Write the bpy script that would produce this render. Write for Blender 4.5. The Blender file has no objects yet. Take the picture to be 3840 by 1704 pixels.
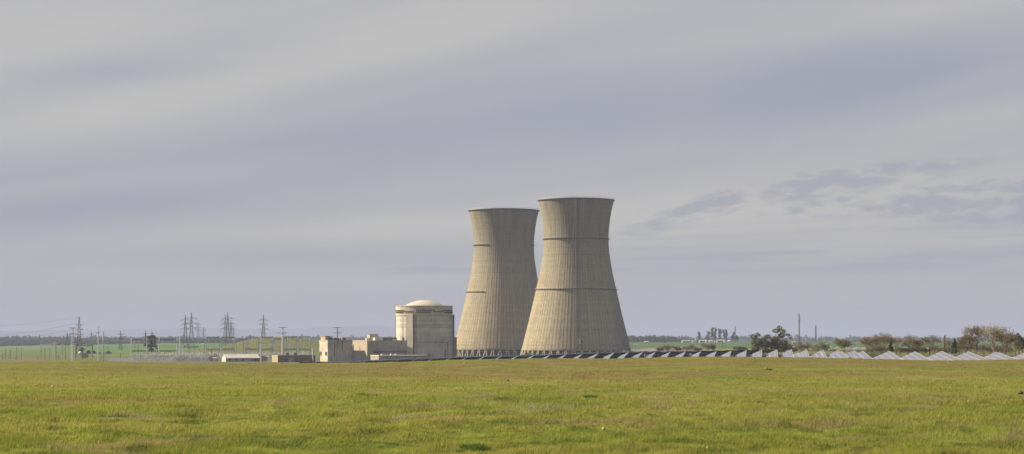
import bpy, math, random
import numpy as np
from mathutils import Vector, Matrix

random.seed(7)
C = bpy.context.scene.collection
SC = bpy.context.scene
F = 7965.0            # focal length in photograph pixels (3840 wide)
HX, HY = 1920.0, 1275.0
pi = math.pi

# ------------------------------------------------------------------ camera
cam = bpy.data.cameras.new('camera')
cam.sensor_width = 36.0
cam.lens = 36.0 * F / 3840.0
cam.shift_y = (HY - 852.0) / 3840.0
cam.clip_start = 0.5
cam.clip_end = 90000.0
camo = bpy.data.objects.new('camera', cam)
camo.location = (0, 0, 0)
camo.rotation_euler = (pi / 2, 0, 0)
C.objects.link(camo)
SC.camera = camo

# ------------------------------------------------------------------ light and exposure
SUN_EL, SUN_AZ = math.radians(34), math.radians(-77)     # azimuth clockwise from the view direction
SUN_STRENGTH = 5.0
SKY_GAIN = 0.405
SC.view_settings.view_transform = 'Standard'
SC.view_settings.look = 'None'
SC.view_settings.exposure = 1.25
SC.view_settings.gamma = 1.0
SC.view_settings.use_curve_mapping = False

sd = Vector((math.sin(SUN_AZ) * math.cos(SUN_EL), math.cos(SUN_AZ) * math.cos(SUN_EL), math.sin(SUN_EL)))
sun = bpy.data.lights.new('sun', 'SUN')
sun.energy = SUN_STRENGTH
sun.angle = math.radians(0.8)
sun.color = (1.0, 0.87, 0.65)
suno = bpy.data.objects.new('sun', sun)
suno.rotation_euler = sd.to_track_quat('Z', 'Y').to_euler()
suno.location = sd * 400
C.objects.link(suno)


class NT:
    """tiny node-tree helper"""
    def __init__(self, tree):
        self.t = tree
        self.n = tree.nodes
        self.l = tree.links
        self.n.clear()

    def put(self, sock, v):
        if v is None:
            return
        if isinstance(v, bpy.types.NodeSocket):
            self.l.new(v, sock)
        else:
            if sock.type == 'RGBA' and len(v) == 3:
                v = (*v, 1)
            sock.default_value = v

    def math(self, op, a, b=None, c=None, clamp=False):
        nd = self.n.new('ShaderNodeMath')
        nd.operation = op
        nd.use_clamp = clamp
        for i, v in enumerate((a, b, c)):
            self.put(nd.inputs[i], v)
        return nd.outputs[0]

    def add(self, a, b): return self.math('ADD', a, b)
    def sub(self, a, b): return self.math('SUBTRACT', a, b)
    def mul(self, a, b): return self.math('MULTIPLY', a, b)

    def mix(self, f, a, b, mode='MIX'):
        nd = self.n.new('ShaderNodeMix')
        nd.data_type = 'RGBA'
        nd.blend_type = mode
        self.put(nd.inputs[0], f)
        self.put(nd.inputs[6], a)
        self.put(nd.inputs[7], b)
        return nd.outputs[2]

    def ramp(self, x, lo, hi, a=0.0, b=1.0, smooth=True):
        nd = self.n.new('ShaderNodeMapRange')
        nd.interpolation_type = 'SMOOTHSTEP' if smooth else 'LINEAR'
        self.put(nd.inputs[0], x)
        for i, v in enumerate((lo, hi, a, b)):
            nd.inputs[i + 1].default_value = v
        return nd.outputs[0]

    def xyz(self, x=0.0, y=0.0, z=0.0):
        nd = self.n.new('ShaderNodeCombineXYZ')
        for i, v in enumerate((x, y, z)):
            self.put(nd.inputs[i], v)
        return nd.outputs[0]

    def sep(self, v):
        nd = self.n.new('ShaderNodeSeparateXYZ')
        self.put(nd.inputs[0], v)
        return nd.outputs[:3]

    def noise(self, v, scale=1.0, detail=3.0, rough=0.5, dist=0.0):
        nd = self.n.new('ShaderNodeTexNoise')
        self.put(nd.inputs['Vector'], v)
        nd.inputs['Scale'].default_value = scale
        nd.inputs['Detail'].default_value = detail
        nd.inputs['Roughness'].default_value = rough
        nd.inputs['Distortion'].default_value = dist
        return nd.outputs[0]

    def coord(self, which='Object'):
        return self.n.new('ShaderNodeTexCoord').outputs[which]

    def pos(self):
        return self.n.new('ShaderNodeNewGeometry').outputs['Position']

    def attr(self, name):
        nd = self.n.new('ShaderNodeAttribute')
        nd.attribute_name = name
        return nd.outputs['Color']


# ------------------------------------------------------------------ sky: Nishita behind thin high cloud
world = bpy.data.worlds.new('World')
SC.world = world
world.use_nodes = True
w = NT(world.node_tree)
sky = w.n.new('ShaderNodeTexSky')
sky.sky_type = 'NISHITA'
sky.sun_disc = False
sky.sun_elevation = SUN_EL
sky.sun_rotation = SUN_AZ
sky.air_density = 1.0
sky.dust_density = 1.0
dirv = w.coord('Generated')
dx, dy, dz = w.sep(dirv)
# streaked cloud coordinates: long across, thin in height, rising to the right
zt = w.sub(dz, w.mul(dx, 0.16))
streak = w.noise(w.xyz(w.mul(dx, 3.0), w.mul(dy, 3.0), w.mul(zt, 34.0)), 1.0, 3.5, 0.5, 0.3)
soft = w.noise(w.xyz(w.mul(dx, 6.0), w.mul(dy, 6.0), w.mul(zt, 26.0)), 1.7, 2.0, 0.45, 0.2)


def band(px, py, sx, sy, rot):
    c, s = math.cos(math.radians(rot)), math.sin(math.radians(rot))
    x = w.sub(dx, (px - HX) / F)
    z = w.sub(dz, (HY - py) / F)
    a = w.math('DIVIDE', w.add(w.mul(x, c), w.mul(z, s)), sx / F)
    b = w.math('DIVIDE', w.sub(w.mul(z, c), w.mul(x, s)), sy / F)
    q = w.add(w.mul(a, a), w.mul(b, b))
    g = w.math('EXPONENT', w.mul(q, -1.0))
    return w.mul(g, w.ramp(dy, 0.0, 0.5))


BANDS = [(350, 110, 900, 170, 8, .40), (1000, 310, 900, 110, 14, .38), (250, 480, 600, 90, 9, .42),
         (420, 290, 330, 45, 5, -.30), (1750, 90, 800, 150, 14, .30), (1900, 470, 1500, 140, 9, -.36),
         (300, 800, 800, 110, 3, -.40), (1350, 865, 900, 60, 3, .45), (2950, 770, 1100, 120, 3, .50),
         (1250, 965, 900, 55, 0, -.28), (3500, 60, 900, 120, 6, .34), (3250, 330, 800, 110, 8, -.26),
         (3650, 450, 600, 60, 10, .30), (500, 690, 700, 40, 6, .18), (3550, 910, 500, 30, 3, .30),
         (900, 1060, 1100, 60, 0, .30), (3000, 1090, 1100, 70, 0, .22)]
M = w.add(0.46, w.mul(w.sub(streak, 0.5), 0.75))
M = w.add(M, w.mul(w.sub(soft, 0.5), 0.45))
for (px, py, sx, sy, rot, amp) in BANDS:
    M = w.add(M, w.mul(band(px, py, sx, sy, rot), amp))
M = w.math('ADD', M, 0.0, clamp=True)
veil = w.mix(M, (0.362, 0.375, 0.455), (0.555, 0.538, 0.520))
# lower broken clouds on the right of the view and thin flat ones above the horizon
det = w.noise(w.xyz(w.mul(dx, 42.0), w.mul(dy, 42.0), w.mul(w.sub(dz, w.mul(dx, 0.08)), 150.0)), 1.0, 7.0, 0.66, 0.25)
pm = 0.0
for (px, py, sx, sy, rot, amp) in ((2560, 810, 330, 42, 17, .8), (2880, 730, 330, 34, 9, 1.0), (3180, 670, 330, 34, 2, .9), (3000, 795, 420, 26, 0, .9), (3420, 755, 380, 38, 1, 1.0),
                                   (3750, 735, 300, 60, 6, 1.0), (3750, 830, 350, 40, 0, .8), (3500, 620, 300, 30, 4, .5)):
    pm = w.add(pm, w.mul(band(px, py, sx, sy, rot), amp))
pm = w.math('ADD', pm, 0.0, clamp=True)
puff = w.math('MULTIPLY', w.ramp(w.add(det, w.mul(pm, 0.10)), 0.48, 0.66), w.ramp(pm, 0.1, 0.7), clamp=True)
veil = w.mix(w.mul(band(3150, 745, 900, 120, 4), 0.35), veil, (0.545, 0.525, 0.500))
flat = w.noise(w.xyz(w.mul(dx, 9.0), w.mul(dy, 9.0), w.mul(w.sub(dz, w.mul(dx, 0.03)), 260.0)), 1.0, 5.0, 0.58, 0.3)
flatm = w.math('MULTIPLY', w.ramp(flat, 0.47, 0.60),
               w.add(band(3050, 960, 1100, 100, 2), w.mul(band(1650, 1015, 260, 14, 0), .9)), clamp=True)
veil = w.mix(w.mul(puff, 0.80), veil, (0.355, 0.370, 0.445))
veil = w.mix(w.mul(flatm, 0.85), veil, (0.352, 0.368, 0.445))
hz = w.ramp(dz, 0.0, 0.06, 1.0, 0.0)
veil = w.mix(w.mul(hz, 0.6), veil, (0.452, 0.454, 0.482))
bg1 = w.n.new('ShaderNodeBackground')
w.put(bg1.inputs[0], sky.outputs[0])
bg1.inputs[1].default_value = 0.05
bg2 = w.n.new('ShaderNodeBackground')
w.put(bg2.inputs[0], veil)
bg2.inputs[1].default_value = SKY_GAIN
mx = w.n.new('ShaderNodeMixShader')
mx.inputs[0].default_value = 0.93
w.l.new(bg1.outputs[0], mx.inputs[1])
w.l.new(bg2.outputs[0], mx.inputs[2])
wo = w.n.new('ShaderNodeOutputWorld')
w.l.new(mx.outputs[0], wo.inputs[0])

# ------------------------------------------------------------------ materials
MATS = {}


def mat(name, col, rough=0.85, metal=0.0, var=0.25, scale=0.6, spec=0.3, attr=False, streaks=0.0, dirt=0.0, trans=0.0, bump=0.0):
    m = bpy.data.materials.new(name)
    m.use_nodes = True
    t = NT(m.node_tree)
    bs = t.n.new('ShaderNodeBsdfPrincipled')
    out = t.n.new('ShaderNodeOutputMaterial')
    t.l.new(bs.outputs[0], out.inputs[0])
    p = t.pos()
    nz = t.noise(p, scale, 4.0, 0.6)
    base = t.mix(1.0, t.attr('tint'), col, 'MULTIPLY') if attr else t.mix(0.0, col, col)
    f = t.ramp(nz, 0.25, 0.75, 1.0 - var, 1.0 + var, False)
    c = t.mix(1.0, base, t.xyz(f, f, f), 'MULTIPLY')
    if streaks:
        x, y, z = t.sep(p)
        s = t.noise(t.xyz(t.mul(x, 0.9), t.mul(y, 0.9), t.mul(z, 0.05)), 1.0, 5.0, 0.65)
        g = t.ramp(s, 0.50, 0.72, 1.0, 1.0 - streaks)
        c = t.mix(1.0, c, t.xyz(g, g, g), 'MULTIPLY')
    if dirt:
        d = t.noise(p, 0.13, 5.0, 0.62)
        g = t.ramp(d, 0.42, 0.68, 1.0, 1.0 - dirt)
        c = t.mix(1.0, c, t.xyz(g, t.mul(g, 0.985), t.mul(g, 0.96)), 'MULTIPLY')
    t.put(bs.inputs['Base Color'], c)
    bs.inputs['Roughness'].default_value = rough
    bs.inputs['Metallic'].default_value = metal
    bs.inputs['Specular IOR Level'].default_value = spec
    if bump:
        b = t.n.new('ShaderNodeBump')
        b.inputs['Strength'].default_value = bump
        b.inputs['Distance'].default_value = 0.2
        t.put(b.inputs['Height'], t.noise(p, 2.5, 4.0, 0.6))
        t.l.new(b.outputs[0], bs.inputs['Normal'])
    if trans:
        tr = t.n.new('ShaderNodeBsdfTranslucent')
        t.put(tr.inputs[0], c)
        ms = t.n.new('ShaderNodeMixShader')
        ms.inputs[0].default_value = trans
        t.l.new(bs.outputs[0], ms.inputs[1])
        t.l.new(tr.outputs[0], ms.inputs[2])
        t.l.new(ms.outputs[0], out.inputs[0])
    MATS[name] = m
    return m


mat('ground', (1, 1, 1), 1.0, var=0.16, scale=0.35, spec=0.1, attr=True)
mat('grass_blade', (1, 1, 1), 0.8, var=0.08, scale=0.8, spec=0.15, attr=True, trans=0.5)
mat('leaf', (1, 1, 1), 0.8, var=0.1, scale=0.5, spec=0.15, attr=True, trans=0.35)
mat('bark', (0.131, 0.100, 0.070), 0.95, var=0.3, scale=3)
mat('pale_bark', (0.25, 0.22, 0.17), 0.9, var=0.3, scale=2)
mat('concrete', (0.409, 0.376, 0.311), 0.9, var=0.16, scale=0.5, streaks=0.35, dirt=0.25, bump=0.2)
mat('concrete_pale', (0.439, 0.416, 0.361), 0.9, var=0.12, scale=0.5, streaks=0.15, dirt=0.10)
mat('containment', (0.477, 0.450, 0.383), 0.9, var=0.14, scale=0.35, streaks=0.35, dirt=0.22, bump=0.2, attr=True)
mat('dome', (0.405, 0.365, 0.314), 0.85, var=0.10, scale=0.4, streaks=0.1, dirt=0.12)
mat('brown_wall', (0.169, 0.131, 0.097), 0.9, var=0.15, scale=0.5, streaks=0.2)
mat('tan_wall', (0.290, 0.242, 0.173), 0.9, var=0.12, scale=0.5, streaks=0.15)
mat('shed_wall', (0.379, 0.347, 0.305), 0.85, var=0.1, streaks=0.15)
mat('white_paint', (0.512, 0.504, 0.483), 0.7, var=0.06, dirt=0.1)
mat('dark_opening', (0.035, 0.032, 0.032), 0.8, var=0.2)
mat('dark_metal', (0.057, 0.053, 0.053), 0.7, 0.2, var=0.2)
mat('galvanised', (0.468, 0.477, 0.498), 0.6, 0.3, var=0.15)
mat('pylon_steel', (0.090, 0.089, 0.086), 0.7, 0.2, var=0.2)
mat('fence_steel', (0.139, 0.135, 0.127), 0.8, 0.2, var=0.2)
mat('rust_steel', (0.123, 0.098, 0.082), 0.8, 0.2, var=0.2)
mat('wood_pole', (0.086, 0.064, 0.049), 0.95, var=0.25, scale=2)
mat('insulator', (0.690, 0.699, 0.690), 0.4, var=0.1)
mat('bushing', (0.421, 0.421, 0.413), 0.4, var=0.1)
mat('wire', (0.246, 0.246, 0.254), 0.5, 0.5, var=0.1)
mat('panel_glass', (0.098, 0.104, 0.140), 0.32, var=0.15, scale=0.2, spec=0.6)
mat('panel_back', (0.014, 0.014, 0.015), 0.8, var=0.15)
mat('panel_frame', (0.36, 0.36, 0.365), 0.5, 0.3, var=0.1)
mat('orange_paint', (0.508, 0.164, 0.041), 0.6, var=0.1)
mat('tyre', (0.03, 0.03, 0.03), 0.9)
mat('roof_grey', (0.230, 0.213, 0.205), 0.8, var=0.2)
mat('stone', (0.377, 0.314, 0.232), 0.9, var=0.25, scale=8)
mat('clod', (0.082, 0.061, 0.041), 0.95, var=0.25, scale=8)
mat('mountain', (0.082, 0.098, 0.107), 1.0, var=0.1, scale=0.001, spec=0.0)


def tower_material():
    m = bpy.data.materials.new('tower_concrete')
    m.use_nodes = True
    t = NT(m.node_tree)
    bs = t.n.new('ShaderNodeBsdfPrincipled')
    out = t.n.new('ShaderNodeOutputMaterial')
    t.l.new(bs.outputs[0], out.inputs[0])
    o = t.coord('Object')
    x, y, z = t.sep(o)
    ang = t.math('ARCTAN2', y, x)
    ca, sa = t.math('COSINE', ang), t.math('SINE', ang)
    lift = t.math('FLOOR', t.math('DIVIDE', z, 1.25))
    bay = t.math('FLOOR', t.mul(ang, 88 / (2 * pi)))
    # each lift of shuttering weathered a little differently, bays too
    nl = t.noise(t.xyz(t.mul(lift, 7.31), 0.0, 0.0), 1.0, 0.0)
    nb = t.noise(t.xyz(t.mul(lift, 3.7), t.mul(bay, 5.13), 2.0), 1.0, 0.0)
    broad = t.noise(t.xyz(t.mul(ca, 2.2), t.mul(sa, 2.2), t.mul(z, 0.025)), 1.0, 5.0, 0.6)
    runs = t.noise(t.xyz(t.mul(ca, 42.0), t.mul(sa, 42.0), t.mul(z, 0.035)), 1.0, 4.0, 0.7)
    white = t.noise(t.xyz(t.mul(ca, 30.0), t.mul(sa, 30.0), t.add(t.mul(z, 0.06), 9.0)), 1.0, 3.0, 0.6)
    fine = t.noise(o, 0.9, 4.0, 0.65)
    f = t.mul(t.ramp(nl, 0.3, 0.7, 0.90, 1.08, False), t.ramp(nb, 0.25, 0.75, 0.90, 1.08, False))
    f = t.mul(f, t.ramp(broad, 0.3, 0.7, 0.80, 1.16, False))
    f = t.mul(f, t.ramp(runs, 0.42, 0.72, 1.06, 0.66))
    f = t.mul(f, t.ramp(fine, 0.25, 0.75, 0.88, 1.12, False))
    # lift joints
    fr = t.math('FRACT', t.math('DIVIDE', z, 1.25))
    f = t.mul(f, t.ramp(fr, 0.0, 0.16, 0.80, 1.0))
    base = t.mix(1.0, t.attr('tint'), (0.285, 0.240, 0.160), 'MULTIPLY')
    c = t.mix(1.0, base, t.xyz(f, f, f), 'MULTIPLY')
    rimrun = t.noise(t.xyz(t.mul(ca, 13.0), t.mul(sa, 13.0), t.mul(z, 0.012)), 1.0, 5.0, 0.7)
    c = t.mix(t.mul(t.mul(t.ramp(rimrun, 0.46, 0.66), t.ramp(z, 30.0, 125.0)), 0.40), c, (0.115, 0.100, 0.082))
    c = t.mix(t.mul(t.ramp(white, 0.66, 0.76), 0.45), c, (0.40, 0.39, 0.375))
    c = t.mix(t.mul(t.ramp(broad, 0.56, 0.74), 0.35), c, (0.165, 0.135, 0.105))
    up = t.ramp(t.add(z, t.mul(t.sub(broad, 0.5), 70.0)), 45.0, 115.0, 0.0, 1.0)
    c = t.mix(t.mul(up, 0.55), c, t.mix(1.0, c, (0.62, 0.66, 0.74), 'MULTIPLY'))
    # darker grey on the right-hand side, ragged edged, strongest towards the foot
    side_nz = t.noise(t.xyz(t.mul(ca, 3.0), t.mul(sa, 3.0), t.mul(z, 0.045)), 1.0, 5.0, 0.65)
    side = t.ramp(t.add(ca, t.mul(t.sub(side_nz, 0.5), 0.55)), 0.62, 1.0)
    low = t.ramp(t.add(z, t.mul(t.sub(side_nz, 0.5), 60.0)), 20.0, 85.0, 1.0, 0.0)
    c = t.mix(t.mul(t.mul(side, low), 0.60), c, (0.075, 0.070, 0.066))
    t.put(bs.inputs['Base Color'], c)
    bs.inputs['Roughness'].default_value = 0.92
    bs.inputs['Specular IOR Level'].default_value = 0.2
    b = t.n.new('ShaderNodeBump')
    b.inputs['Strength'].default_value = 0.35
    b.inputs['Distance'].default_value = 0.15
    t.put(b.inputs['Height'], t.add(fine, t.mul(t.ramp(fr, 0.0, 0.2), 0.7)))
    t.l.new(b.outputs[0], bs.inputs['Normal'])
    MATS['tower_concrete'] = m


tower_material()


# ------------------------------------------------------------------ mesh helpers
class MB:
    def __init__(self):
        self.v, self.f, self.t, self.mi = [], [], [], []
        self.tint = (1, 1, 1)
        self.m = 0

    def face(self, idx):
        self.f.append(tuple(idx))
        self.t.append(self.tint)
        self.mi.append(self.m)

    def quadbox(self, b, t):
        """b, t: four bottom and four top corners, same order"""
        o = len(self.v)
        self.v += [tuple(q) for q in b] + [tuple(q) for q in t]
        self.face((o + 3, o + 2, o + 1, o))
        self.face((o + 4, o + 5, o + 6, o + 7))
        for i in range(4):
            j = (i + 1) % 4
            self.face((o + i, o + j, o + 4 + j, o + 4 + i))

    def box(self, c, s, rz=0.0):
        cx, cy, cz = c
        hx, hy, hz = s[0] / 2, s[1] / 2, s[2] / 2
        cr, sr = math.cos(rz), math.sin(rz)
        q = [(-hx, -hy), (hx, -hy), (hx, hy), (-hx, hy)]
        q = [(cx + a * cr - b * sr, cy + a * sr + b * cr) for a, b in q]
        self.quadbox([(a, b, cz - hz) for a, b in q], [(a, b, cz + hz) for a, b in q])

    def tube(self, p0, p1, r0, r1=None, n=5, caps=True):
        p0, p1 = Vector(p0), Vector(p1)
        r1 = r0 if r1 is None else r1
        d = p1 - p0
        if d.length < 1e-6:
            return
        d.normalize()
        a = d.orthogonal().normalized()
        b = d.cross(a)
        o = len(self.v)
        for p, r in ((p0, r0), (p1, r1)):
            for i in range(n):
                t = 2 * pi * i / n
                q = p + (a * math.cos(t) + b * math.sin(t)) * r
                self.v.append((q.x, q.y, q.z))
        for i in range(n):
            j = (i + 1) % n
            self.face((o + i, o + j, o + n + j, o + n + i))
        if caps:
            self.face(tuple(o + i for i in reversed(range(n))))
            self.face(tuple(o + n + i for i in range(n)))

    def path(self, pts, r, n=4):
        for a, b in zip(pts[:-1], pts[1:]):
            self.tube(a, b, r, r, n, False)

    def lathe(self, prof, n=24, c=(0, 0, 0), a0=0.0, a1=2 * pi, closed=False):
        """prof: (r, z) list; closed profile when closed"""
        full = abs(a1 - a0 - 2 * pi) < 1e-6
        cols = n if full else n + 1
        o = len(self.v)
        for i in range(cols):
            t = a0 + (a1 - a0) * i / n
            for r, z in prof:
                self.v.append((c[0] + r * math.cos(t), c[1] + r * math.sin(t), c[2] + z))
        k = len(prof)
        for i in range(n):
            i2 = (i + 1) % cols
            for j in range(k if closed else k - 1):
                j2 = (j + 1) % k
                self.face((o + i * k + j, o + i2 * k + j, o + i2 * k + j2, o + i * k + j2))
        if closed and not full:
            self.face(tuple(o + j for j in range(k)))
            self.face(tuple(o + n * k + j for j in reversed(range(k))))

    def mesh(self, name, mats, off=(0, 0, 0), smooth=False):
        me = bpy.data.meshes.new(name)
        ox, oy, oz = off
        me.from_pydata([(a - ox, b - oy, c - oz) for a, b, c in self.v], [], self.f)
        mats = [mats] if isinstance(mats, str) else mats
        for m in mats:
            me.materials.append(MATS[m])
        me.polygons.foreach_set('material_index', self.mi)
        if smooth:
            me.polygons.foreach_set('use_smooth', [True] * len(self.f))
        at = me.attributes.new('tint', 'FLOAT_COLOR', 'CORNER')
        n = np.array([len(f) for f in self.f])
        col = np.repeat(np.array([(*t, 1.0) for t in self.t], dtype=np.float32).reshape(-1, 4), n, axis=0)
        at.data.foreach_set('color', col.ravel())
        me.update()
        return me

    def build(self, name, mats, parent=None, root=None, smooth=False, loc=None):
        """vertices are given in the root's frame shifted to the world (root = thing Empty) or in local coordinates"""
        r = root
        off = tuple(r.location) if r is not None else (loc or (0, 0, 0))
        o = bpy.data.objects.new(name, self.mesh(name, mats, off, smooth))
        C.objects.link(o)
        if parent is not None:
            o.parent = parent
        elif loc is not None:
            o.location = loc
        return o


def thing(name, label, cat, loc=(0, 0, 0), group=None, rz=0.0):
    o = bpy.data.objects.new(name, None)
    o.empty_display_size = 1
    C.objects.link(o)
    o.location = loc
    o.rotation_euler = (0, 0, rz)
    o['label'] = label
    o['category'] = cat
    if group:
        o['group'] = group
    return o


def tag(o, label=None, cat=None, group=None, kind=None):
    for k, v in (('label', label), ('category', cat), ('group', group), ('kind', kind)):
        if v:
            o[k] = v
    return o


def copy_tree(root, loc, rz=None, label=None, group=None, scale=None):
    r = root.copy()
    C.objects.link(r)
    r.location = loc
    if rz is not None:
        r.rotation_euler = (0, 0, rz)
    if scale is not None:
        r.scale = (scale,) * 3
    if label:
        r['label'] = label
    if group:
        r['group'] = group
    for ch in list(root.children):
        c = ch.copy()
        C.objects.link(c)
        c.parent = r
        for g in list(ch.children):
            d = g.copy()
            C.objects.link(d)
            d.parent = c
    return r


ONES = ('first second third fourth fifth sixth seventh eighth ninth tenth eleventh twelfth thirteenth fourteenth fifteenth '
        'sixteenth seventeenth eighteenth nineteenth').split()
TENS = {20: ('twentieth', 'twenty'), 30: ('thirtieth', 'thirty'), 40: ('fortieth', 'forty'), 50: ('fiftieth', 'fifty')}


def nth(n):
    if n < 20:
        return ONES[n - 1]
    t = n // 10 * 10
    return TENS[t][0] if n == t else TENS[t][1] + '-' + ONES[n - t - 1]


# ------------------------------------------------------------------ value noise (numpy)
def _hash(i, j, s):
    h = np.sin(i * 127.1 + j * 311.7 + s * 74.7) * 43758.5453
    return h - np.floor(h)


def vnoise(x, y, s=0):
    i, j = np.floor(x), np.floor(y)
    fx, fy = x - i, y - j
    fx, fy = fx * fx * (3 - 2 * fx), fy * fy * (3 - 2 * fy)
    a, b = _hash(i, j, s), _hash(i + 1, j, s)
    c, d = _hash(i, j + 1, s), _hash(i + 1, j + 1, s)
    return (a + (b - a) * fx) * (1 - fy) + (c + (d - c) * fx) * fy


def fbm(x, y, s=0, o=4, g=0.5):
    t, a, n = 0, 1.0, 0
    for k in range(o):
        t = t + a * vnoise(x * 2 ** k + k * 17.3, y * 2 ** k - k * 9.1, s + k)
        n += a
        a *= g
    return t / n


# ------------------------------------------------------------------ terrain heights: the lie of the land by distance
PXS = np.array([-400, 0, 300, 640, 1000, 1280, 1500, 1700, 1920, 2050, 2300, 2400, 2480, 2560, 2760, 2900, 3000, 3200, 3280, 3500, 3650, 3840, 4240], float)


def row(d):
    ks = sorted(d)
    return np.interp(PXS, ks, [d[k] for k in ks])


crest = {k: -(v - 1275) / F * 240 for k, v in {-400: 1362, 0: 1360, 300: 1353, 640: 1362, 1000: 1365, 1280: 1361, 1500: 1357, 1700: 1350, 1920: 1346,
         2050: 1344, 2300: 1346, 2560: 1340, 2760: 1339, 3000: 1341, 3280: 1347, 3500: 1353, 3650: 1351, 3840: 1348, 4240: 1350}.items()}
ST = [(1, {0: -2.45}), (46, {0: -2.5}), (120, {0: -2.5}), (190, {0: -2.45, 1000: -2.55, 2760: -2.2, 3500: -2.38}), (240, crest),
      (300, {0: -3.7}), (350, {0: -5.6}), (400, {0: -8.2, 2560: -8.4, 3000: -8.0}),
      (483, {0: -10, 2400: -9.6, 2700: -7.6, 2905: -5.45, 3235: -4.95, 3840: -5.35}),
      (530, {0: -11, 2400: -10, 2905: -5.7, 3235: -4.9, 3840: -5.1}),
      (580, {0: -11.5, 2400: -10.5, 2905: -7, 3200: -5, 3400: -4.1, 3840: -4.2}),
      (660, {0: -12, 1920: -11.8, 2560: -11.4, 3000: -10, 3200: -8, 3500: -5.5, 3840: -5}),
      (740, {0: -12.5, 1280: -13, 1920: -12.2, 2560: -11.0, 3000: -10.4, 3300: -9, 3840: -5.5}),
      (800, {0: -12.8, 1280: -13.2, 1450: -13, 1656: -12.0, 1920: -11.3, 2359: -9.7, 2572: -8.9, 2857: -7.8, 2968: -7.6, 3202: -7.6, 3840: -5.8}),
      (838, {0: -13, 600: -12.2, 720: -11.3, 1000: -11.3, 1280: -11.1, 1450: -10.6, 1656: -9.3, 1920: -8.7, 2359: -7.25, 2572: -7.0, 2857: -6.3, 2968: -6.0, 3202: -6.4, 3840: -6}),
      (900, {0: -13.2, 1280: -12.3, 1656: -9.8, 1920: -9.2, 2359: -7.5, 2572: -7.1, 2857: -6.1, 3202: -6.0, 3840: -5.8}),
      (1000, {0: -13.5, 1280: -12.8, 1656: -10.1, 1920: -9.4, 2300: -7.8, 2572: -7.2, 2860: -6.9, 3840: -6}),
      (1200, {0: -14, 1280: -14, 1656: -12.5, 2300: -9.3, 2600: -7.5, 2900: -5.2, 3200: -6.3, 3840: -6}),
      (1400, {0: -14.2, 1280: -14.3, 1900: -14, 2400: -9.5, 2700: -7, 2900: -6, 3840: -6}),
      (1600, {0: -13.3, 1280: -13.8, 1600: -14.6, 2365: -15, 2480: -9.4, 2700: -6.5, 3840: -6}),
      (1800, {0: -13, 1280: -13.5, 1600: -15, 2365: -15, 2470: -10.4, 2700: -6.8, 3840: -6}),
      (2000, {0: -12.8, 1280: -13.5, 1700: -15, 2365: -13, 2470: -9, 2700: -6.3, 3840: -6}),
      (2600, {0: -12.2, 640: -11, 1280: -10, 2365: -8, 2700: -5.2, 3840: -5}),
      (3300, {0: -13.8, 300: -11, 640: -5.6, 1000: -6, 2400: -3.6, 3840: -3.2}),
      (4000, {0: -14.2, 640: -7, 1000: -6.5, 2400: -4.4, 3840: -3.8}),
      (4700, {0: -8, 640: -5, 2400: -4.5, 3840: -4}),
      (5600, {0: -2, 640: -1.2, 850: -3.2, 1280: -4, 2400: -3.4, 3840: -3}),
      (8000, {0: -5}), (20000, {0: -16}), (60000, {0: -50})]
SD = np.log(np.array([s[0] for s in ST], float))
SZ = np.array([row(s[1]) for s in ST])


def zg(X, Y):
    X, Y = np.asarray(X, float), np.asarray(Y, float)
    D = np.maximum(np.abs(Y) + 0.0, 1.0)
    px = np.clip(HX + F * X / D, PXS[0], PXS[-1])
    l = np.clip(np.log(D), SD[0], SD[-1] - 1e-9)
    k = np.clip(np.searchsorted(SD, l, side='right') - 1, 0, len(SD) - 2)
    t = (l - SD[k]) / (SD[k + 1] - SD[k])
    j = np.clip(np.searchsorted(PXS, px, side='right') - 1, 0, len(PXS) - 2)
    u = (px - PXS[j]) / (PXS[j + 1] - PXS[j])
    a = SZ[k, j] * (1 - u) + SZ[k, j + 1] * u
    b = SZ[k + 1, j] * (1 - u) + SZ[k + 1, j + 1] * u
    z = a * (1 - t) + b * t
    # round green hill behind the substation
    hx, hy = X + 262.0, Y - 2300.0
    sx = np.where(hx < 0, 33.0, 62.0)
    z = z + 15.2 * np.exp(-0.5 * (hx / sx) ** 2 - 0.5 * (hy / 70.0) ** 2)
    # small undulations
    near = np.clip(1 - (D - 260) / 200, 0, 1)
    z = z + near * (0.16 * (fbm(X / 14.0, Y / 11.0, 3, 3) - 0.5) + (0.13 + 0.16 * np.clip((95 - D) / 40, 0, 1)) * (fbm(X / 1.4, Y / 1.8, 9, 2) - 0.5))
    far = np.clip((D - 300) / 500, 0, 1)
    z = z + far * 0.5 * (fbm(X / 60.0, Y / 60.0, 5, 3) - 0.5)
    return z


def zf(X, Y): return float(zg(X, Y))


def at(px, py, D): return Vector(((px - HX) / F * D, D, -(py - HY) / F * D))


def on(px, D):
    X = (px - HX) / F * D
    return Vector((X, D, zf(X, D)))


def ground_at(px, py):
    """where the view line through a photograph pixel meets the near field"""
    for D in np.arange(40, 250, 0.25):
        X = (px - HX) / F * D
        if -(zf(X, D)) / D * F + HY <= py:
            return Vector((X, D, zf(X, D)))
    return on(px, 240)


# ------------------------------------------------------------------ ground colours
def lerp(a, b, t):
    return a + (np.asarray(b, float) - a) * t[..., None]


def sst(x, lo, hi):
    t = np.clip((x - lo) / (hi - lo), 0, 1)
    return t * t * (3 - 2 * t)


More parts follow.
